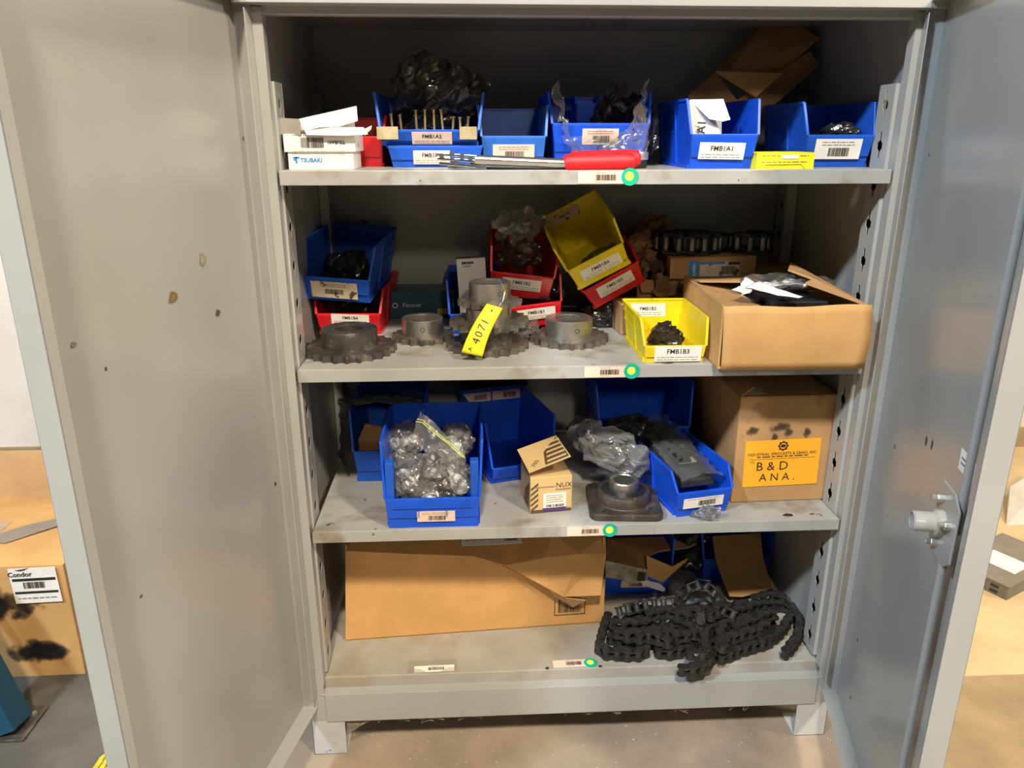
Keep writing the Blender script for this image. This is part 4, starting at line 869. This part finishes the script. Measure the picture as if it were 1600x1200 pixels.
sheet('taped_label', [wpt(t, 946, 876, .300), wpt(t, 1012, 890, .300), wpt(t, 1012, 912, .292), wpt(t, 946, 902, .292)], [(0, 1, 2, 3)], .001, mat('taped_label', (.45, .42, .30), .35, 0, .3, 40), t)
m = MB(); q = frame(wpt(t, 1002, 900, .290), (1, 0, -.14), (0, .1, 1)); bars(-.010, .012, -.014, .012, .0005, m, 4); m.build('barcode', INK, t, M=q)
sheet('torn_paper', [wpt(t, 1000, 905, .291), wpt(t, 1030, 911, .285), wpt(t, 1040, 920, .285), wpt(t, 1037, 925, .284), wpt(t, 1004, 914, .288)], [(0, 1, 3, 4), (1, 2, 3)], .0008, PAPER, t)
make_bin('blue bin with a hanging cardboard flap at the right of the bottom level', (x_at(1148, .355, S4), .355, S4), .21, .20, .195, .085, BLUE, rot=(0, 0, 3))
flat_bag('parts_bag', 'dark bagged parts in the right bin of the bottom level', (x_at(1080, .40, S4+.1), .41, S4+.09), (.05, .05, .06), FILMK, 105, amp=.02, sc=18)
t = thing('cardboard_flap', 'creased tan cardboard flap hanging out of the right bottom bin', 'carton', at_y(1160, 925, .27))
sheet('sheet', [wpt(t, 1113, 838, .38), wpt(t, 1188, 833, .38), wpt(t, 1192, 870, .33), wpt(t, 1206, 920, .27), wpt(t, 1160, 933, .26), wpt(t, 1140, 932, .26), wpt(t, 1122, 888, .32), wpt(t, 1117, 868, .345)], [(0, 1, 2, 7), (7, 2, 6), (6, 2, 3, 4, 5)], .004, CARD, t)
# black chain pile
t = thing('roller_chain', 'heavy black roller chain piled on the bottom level', 'chain', (.30, .10, S4)); PC, WI = .0254, .0159
def run(px, lev, up=(0, 0, 1), start=0, dz=0):
    z = S4+.0175+.034*lev+dz; ups = [tuple(Vector(up)+Vector((random.uniform(-.12, .12), random.uniform(-.12, .12), 0))) for _ in px]
    pts = []
    for q in px:
        zz = z+(q[2] if len(q) > 2 else 0); p = at_z(q[0], q[1], zz+.013); p.z = zz; pts.append(p)
    chain_run(t, pts, PC, WI, CHAINM, CHAINM, ups, start)
run([(950, 958), (943, 975), (936, 1000), (938, 1012), (962, 1014), (990, 1016), (1008, 1014), (1012, 1000), (1004, 988)], 0)
run([(1030, 1012), (1050, 1014), (1075, 1006), (1086, 995), (1072, 985), (1050, 982), (1028, 984), (1020, 994)], 0)
run([(1066, 1040), (1090, 1040), (1106, 1030), (1116, 1015), (1112, 998), (1104, 985), (1108, 972)], 0, dz=.001)
run([(1128, 1022), (1148, 1012), (1172, 1004), (1196, 998), (1216, 986), (1228, 972), (1236, 955)], 0)
run([(1228, 1013), (1238, 1003), (1250, 985), (1251, 965), (1244, 948), (1226, 938), (1200, 936), (1182, 944), (1176, 956), (1190, 966), (1212, 964)], 0, dz=.004)
run([(975, 985), (985, 975), (975, 966), (985, 958), (1000, 962), (1008, 974), (1020, 968)], 0)
run([(1130, 985), (1150, 985), (1172, 980), (1195, 975), (1205, 985)], 0)
run([(1092, 965), (1115, 960), (1140, 962), (1160, 958)], 0)
run([(990, 945), (1015, 950), (1045, 950), (1075, 948), (1105, 950), (1135, 945), (1165, 940)], 0)
run([(960, 968), (985, 972), (1012, 968), (1040, 962), (1066, 964), (1082, 974), (1088, 990)], 1)
run([(1000, 990), (1022, 980), (1045, 982), (1062, 992), (1080, 984)], 1)
run([(1104, 1010), (1098, 992), (1106, 976), (1130, 970), (1150, 966), (1172, 962)], 1)
run([(1122, 1000), (1140, 992), (1160, 985), (1185, 980), (1205, 968)], 1, dz=-.004)
run([(1135, 958), (1155, 950), (1175, 944), (1196, 938)], 1)
run([(1180, 930), (1205, 926), (1228, 930)], 1, dz=-.01)
run([(968, 948), (985, 944), (1005, 939), (1030, 935), (1056, 933)], 1, up=(.0, .6, .8))
run([(1062, 938), (1066, 925, .02), (1074, 912, .045), (1092, 905, .055), (1112, 910, .045), (1122, 925, .03), (1128, 945, .01)], 1, up=(.1, .5, .85))
run([(1062, 950), (1085, 950, .012), (1100, 952, .012), (1094, 962, .0), (1096, 975)], 2, dz=-.008)
run([(1110, 955, .01), (1124, 945, .012), (1142, 948, .0), (1150, 958, -.006)], 2, dz=-.008, up=(.2, .3, .9))
run([(955, 990), (975, 998), (998, 1002), (1015, 1005)], 0)
run([(965, 982), (985, 988), (1005, 984), (1030, 990), (1050, 1000)], 1)
run([(1015, 955), (1040, 948), (1062, 955), (1080, 962)], 2, dz=-.01)
run([(1150, 975), (1175, 968), (1200, 955), (1222, 950)], 1)
run([(1080, 1015), (1090, 1005), (1100, 1022)], 1, dz=-.006)
run([(1130, 1004), (1122, 985), (1132, 972)], 1)
tag(blob('grease_rag', at_z(1092, 1056, S4-.02)+Vector((0, .012, .004)), (.030, .014, .008), mat('oily_film', (.16, .13, .10), .3, 0, .3, 40), None, 7, .008, 40), 'greasy brown scrap under the chain at the bottom shelf edge', 'scrap')
# label sleeve
t = thing('label_sleeve', 'loose clear plastic sleeve with a barcode label on the bottom shelf', 'sleeve', at_z(677, 1048, S4))
def sf(i, j):
    p = at_z(640+74*i-6*(1-i)*(1-j), 1062-30*j-3*i, S4+.003); p.z = S4+.0015+.003*math.sin(i*9)*(1-j)+.0015*math.sin(j*7); p.y = max(p.y, .021+.0); return tuple(p-at_z(677, 1048, S4))
vs, fs = grid(sf, 14, 8); MB().add(vs, fs).build('film_sheet', film('dusty_sleeve', (.86, .86, .84), .06, .10, .4), t, 30)
label(t, frame((.002, .006, .0010), (1, .02, 0), (0, 1, 0)), .095, .022, LABELW, bar=(-.15, .25, -.25, .2), lines=(.35,), lw=.1, seed=111)
# dust and webs under the beam
m = MB(); rnd = random.Random(9)
for k in range(70):
    x = rnd.uniform(-.54, .52); z = .097-rnd.uniform(0, .02); m.tube([(x, .004, .098), (x+rnd.uniform(-.02, .02), .004+rnd.uniform(-.004, .01), z), (x+rnd.uniform(-.05, .05), .006, .097)], .0005, 3)
for k in range(26):
    m.tube([(-.545, .005, .05+.002*k), (-.50+rnd.uniform(-.01, .01), .008, .085), (-.45+rnd.uniform(-.03, .03), .006, .098)], .0004, 3)
o = m.build('dust_webs', DUST); o['kind'] = 'stuff'; tag(o, 'dusty cobwebs hanging beneath the cabinet base beam', 'cobweb')
m = MB(); rnd = random.Random(19)
for k in range(420):
    x = rnd.uniform(-.62, .70); y = rnd.uniform(-.20, .12); s = rnd.uniform(.0008, .003); m.add([(x+s*rnd.uniform(-1, 1), y+s*rnd.uniform(-1, 1), .0005+s*rnd.uniform(0, .8)) for _ in range(4)], [(0, 1, 2), (0, 1, 3), (1, 2, 3), (0, 2, 3)])
o = m.build('floor_debris', mat('debris', (.55, .48, .38), .8, 0, .5, 300)); o['kind'] = 'stuff'; tag(o, 'pale crumbs and flakes scattered on the floor before the cabinet', 'debris'); m = MB()
for k in range(90):
    x = rnd.uniform(-.57, .05); y = rnd.uniform(.03, .15); s = rnd.uniform(.0008, .0025); m.add([(x+s*rnd.uniform(-1, 1), y+s*rnd.uniform(-1, 1), S4+.0004+s*rnd.uniform(0, .8)) for _ in range(4)], [(0, 1, 2), (0, 1, 3), (1, 2, 3), (0, 2, 3)])
o = m.build('shelf_debris', mat('debris', (.55, .48, .38), .8, 0, .5, 300)); o['kind'] = 'stuff'; tag(o, 'pale crumbs and flakes scattered on the bottom shelf', 'debris')
# ================================================================== around the cabinet
yc = .317; hC = at_y(90, 886, yc).z; wC = .62
t = carton('brown carton with black spray marks and a shipping label beside the cabinet', (-1.313-wC/2, yc, 0), wC, .42, hC, CARD, (0, 0, 1))
MB().box(-.31, .05, .17, .25, hC+.0034, hC+.0042).build('packing_tape', mat('shiny_tape', (.42, .34, .25), .22, 0, .1, 30), t)
sheet('torn_tape', [(.02, .14, hC+.006), (.10, .12, hC+.006), (.20, .21, hC+.008), (.29, .23, hC+.010), (.28, .31, hC+.008), (.20, .27, hC+.008), (.10, .22, hC+.006)], [(0, 1, 6), (1, 2, 5, 6), (2, 3, 4, 5)], .0008, mat('grey_tape', (.25, .22, .18), .4), t)
c0 = at_y(55, 915, yc); lw_ = x_at(92, yc, c0.z)-x_at(19, yc, c0.z)
lb = label(t, frame(loc_in(t, (x_at(56, yc, c0.z), yc-.0015, c0.z+.002)), (1, 0, .02), (0, 0, 1)), lw_, .105, LABELW, name='shipping_label', seed=121, bar=(-.25, .2, -.08, .10), lines=(-.36,), lw=.42)
text('Condor', .019, Matrix.Translation((-lw_*.27, .034, .0014)), INK, lb, .03)
m = MB(); m.box(-lw_*.46, lw_*.46, .014, .022, .0006, .0011); m.box(-lw_*.46, lw_*.46, -.024, -.017, .0006, .0011); m.add([(-.045, .047, .001), (-.02, .050, .001), (-.005, .053, .001), (-.018, .046, .001), (-.03, .044, .001)], [(0, 1, 3, 4), (1, 2, 3)]); m.build('black_bands', INK, lb)
label(t, frame((wC/2+.0012, .06, hC-.065), (0, 1, 0), (0, 0, 1)), .10, .105, LABELW, name='shipping_label', seed=122, bar=(-.3, .3, -.3, .0), lines=(.3, .15), lw=.4)
p = loc_in(t, at_y(62, 1018, yc))
for cx, cz, rx, rz in ((.08, hC-.115, .19, .06), (-.06, hC-.15, .19, .09), (.02, hC-.08, .16, .06), (p.x, p.z, .105, .05), (p.x+.03, p.z-.01, .06, .035)):
    MB().box(-rx, rx, -rz, rz, 0, .0002).build('spray_mark', smudge('spray', (.012, .012, .014), 2, 1.0), t, M=frame((cx, -.0025, cz), (1, 0, -.06), (0, 0, 1)))
panel('back_flap', [loc_in(t, at_y(-60, 706, .735)), loc_in(t, at_y(75, 704, .735)), Vector((wC/2, .418, hC)), Vector((-wC/2, .418, hC))], .004, CARDIN, t)
# teal steel leg
t = thing('steel_stand', 'teal painted steel leg with a bare foot plate beside the sprayed carton', 'stand', at_z(30, 1140, 0))
p = at_z(30, 1140, 0); a = at_y(-75, 985, p.y)-p
MB().bar(Vector((-.012, .0, .012)), Vector((a.x-.06, .06, a.z+.10)), .06, .075, (0, 1, 0)).build('leg', TEAL, t, bevel=.003)
MB().bar(Vector((-.055, -.02, .012)), Vector((a.x-.115, .04, a.z+.10)), .03, .05, (0, 1, 0)).build('brace', LEGP, t, bevel=.003)
MB().box(-.07, .035, -.045, .075, 0, .008).build('foot_plate', GEAR, t, bevel=.002)
m = MB(); m.cyl(.008, .008, .016, 6, Matrix.Translation((.018, .04, 0))); m.build('bolt', ZINC, t)
# yellow rope
p = at_z(196, 1196, 0); m = MB()
for k in range(3): m.tube([(p.x-.05+.02*k+.01*math.cos(i), p.y-.10+.028*i-.01*k, .008+.007*k+.002*math.sin(i*2)) for i in range(7)], .008, 7)
tag(m.build('nylon_rope', ROPE, None, 40), 'frayed yellow rope on the floor below the left door', 'rope')
# grey device on the floor at the right
t = thing('electrical_box', 'flat grey-brown vented box on the floor beyond the right door', 'device', at_z(1572, 940, 0), (0, 0, 28))
dv_ = .10
MB().box(0, .34, 0, .20, 0, .050).build('body', GREYBOX, t, bevel=.004)
MB().box(-.002, .342, -.002, .202, .047, .054).build('lid', mat('device_lid', (.20, .18, .15), .5), t, bevel=.003)
m = MB()
for i in range(4):
    for j in range(2): m.box(-.0008, .0004, .03+.04*i, .055+.04*i, .012+.018*j, .022+.018*j)
m.build('vent_slots', SLOTD, t)
label(t, frame((.14, .09, .0545), (1, 0, 0), (0, 1, 0)), .10, .12, LABELW)
# leaning sheet
t = thing('metal_sheet', 'pale grey bent sheet leaning by the wall beyond the right door', 'sheet', at_z(1590, 862, 0)+Vector((.1, .1, 0)))
pts = [at_y(1565, 852, 1.0), at_y(1680, 838, 1.0), at_y(1680, 700, 1.2), at_y(1578, 760, 1.15)]
pc = TM[t].inverted()
pts2 = [pc @ q for q in pts]; panel('sheet', [Vector((q.x, q.y, max(q.z, -0.0)))for q in pts2], .004, mat('pale_sheet', (.55, .52, .47), .5), t)
# ------------------------------------------------------------------ lettering to mesh
bpy.context.view_layer.update(); dg = bpy.context.evaluated_depsgraph_get()
for o in TEXTS:
    me = bpy.data.meshes.new_from_object(o.evaluated_get(dg)); n = bpy.data.objects.new(o.name, me); nm = o.data.name.split('.')[0]
    COL.objects.link(n); n.parent = o.parent; n.matrix_local = o.matrix_local.copy(); bpy.data.objects.remove(o); n.name = nm
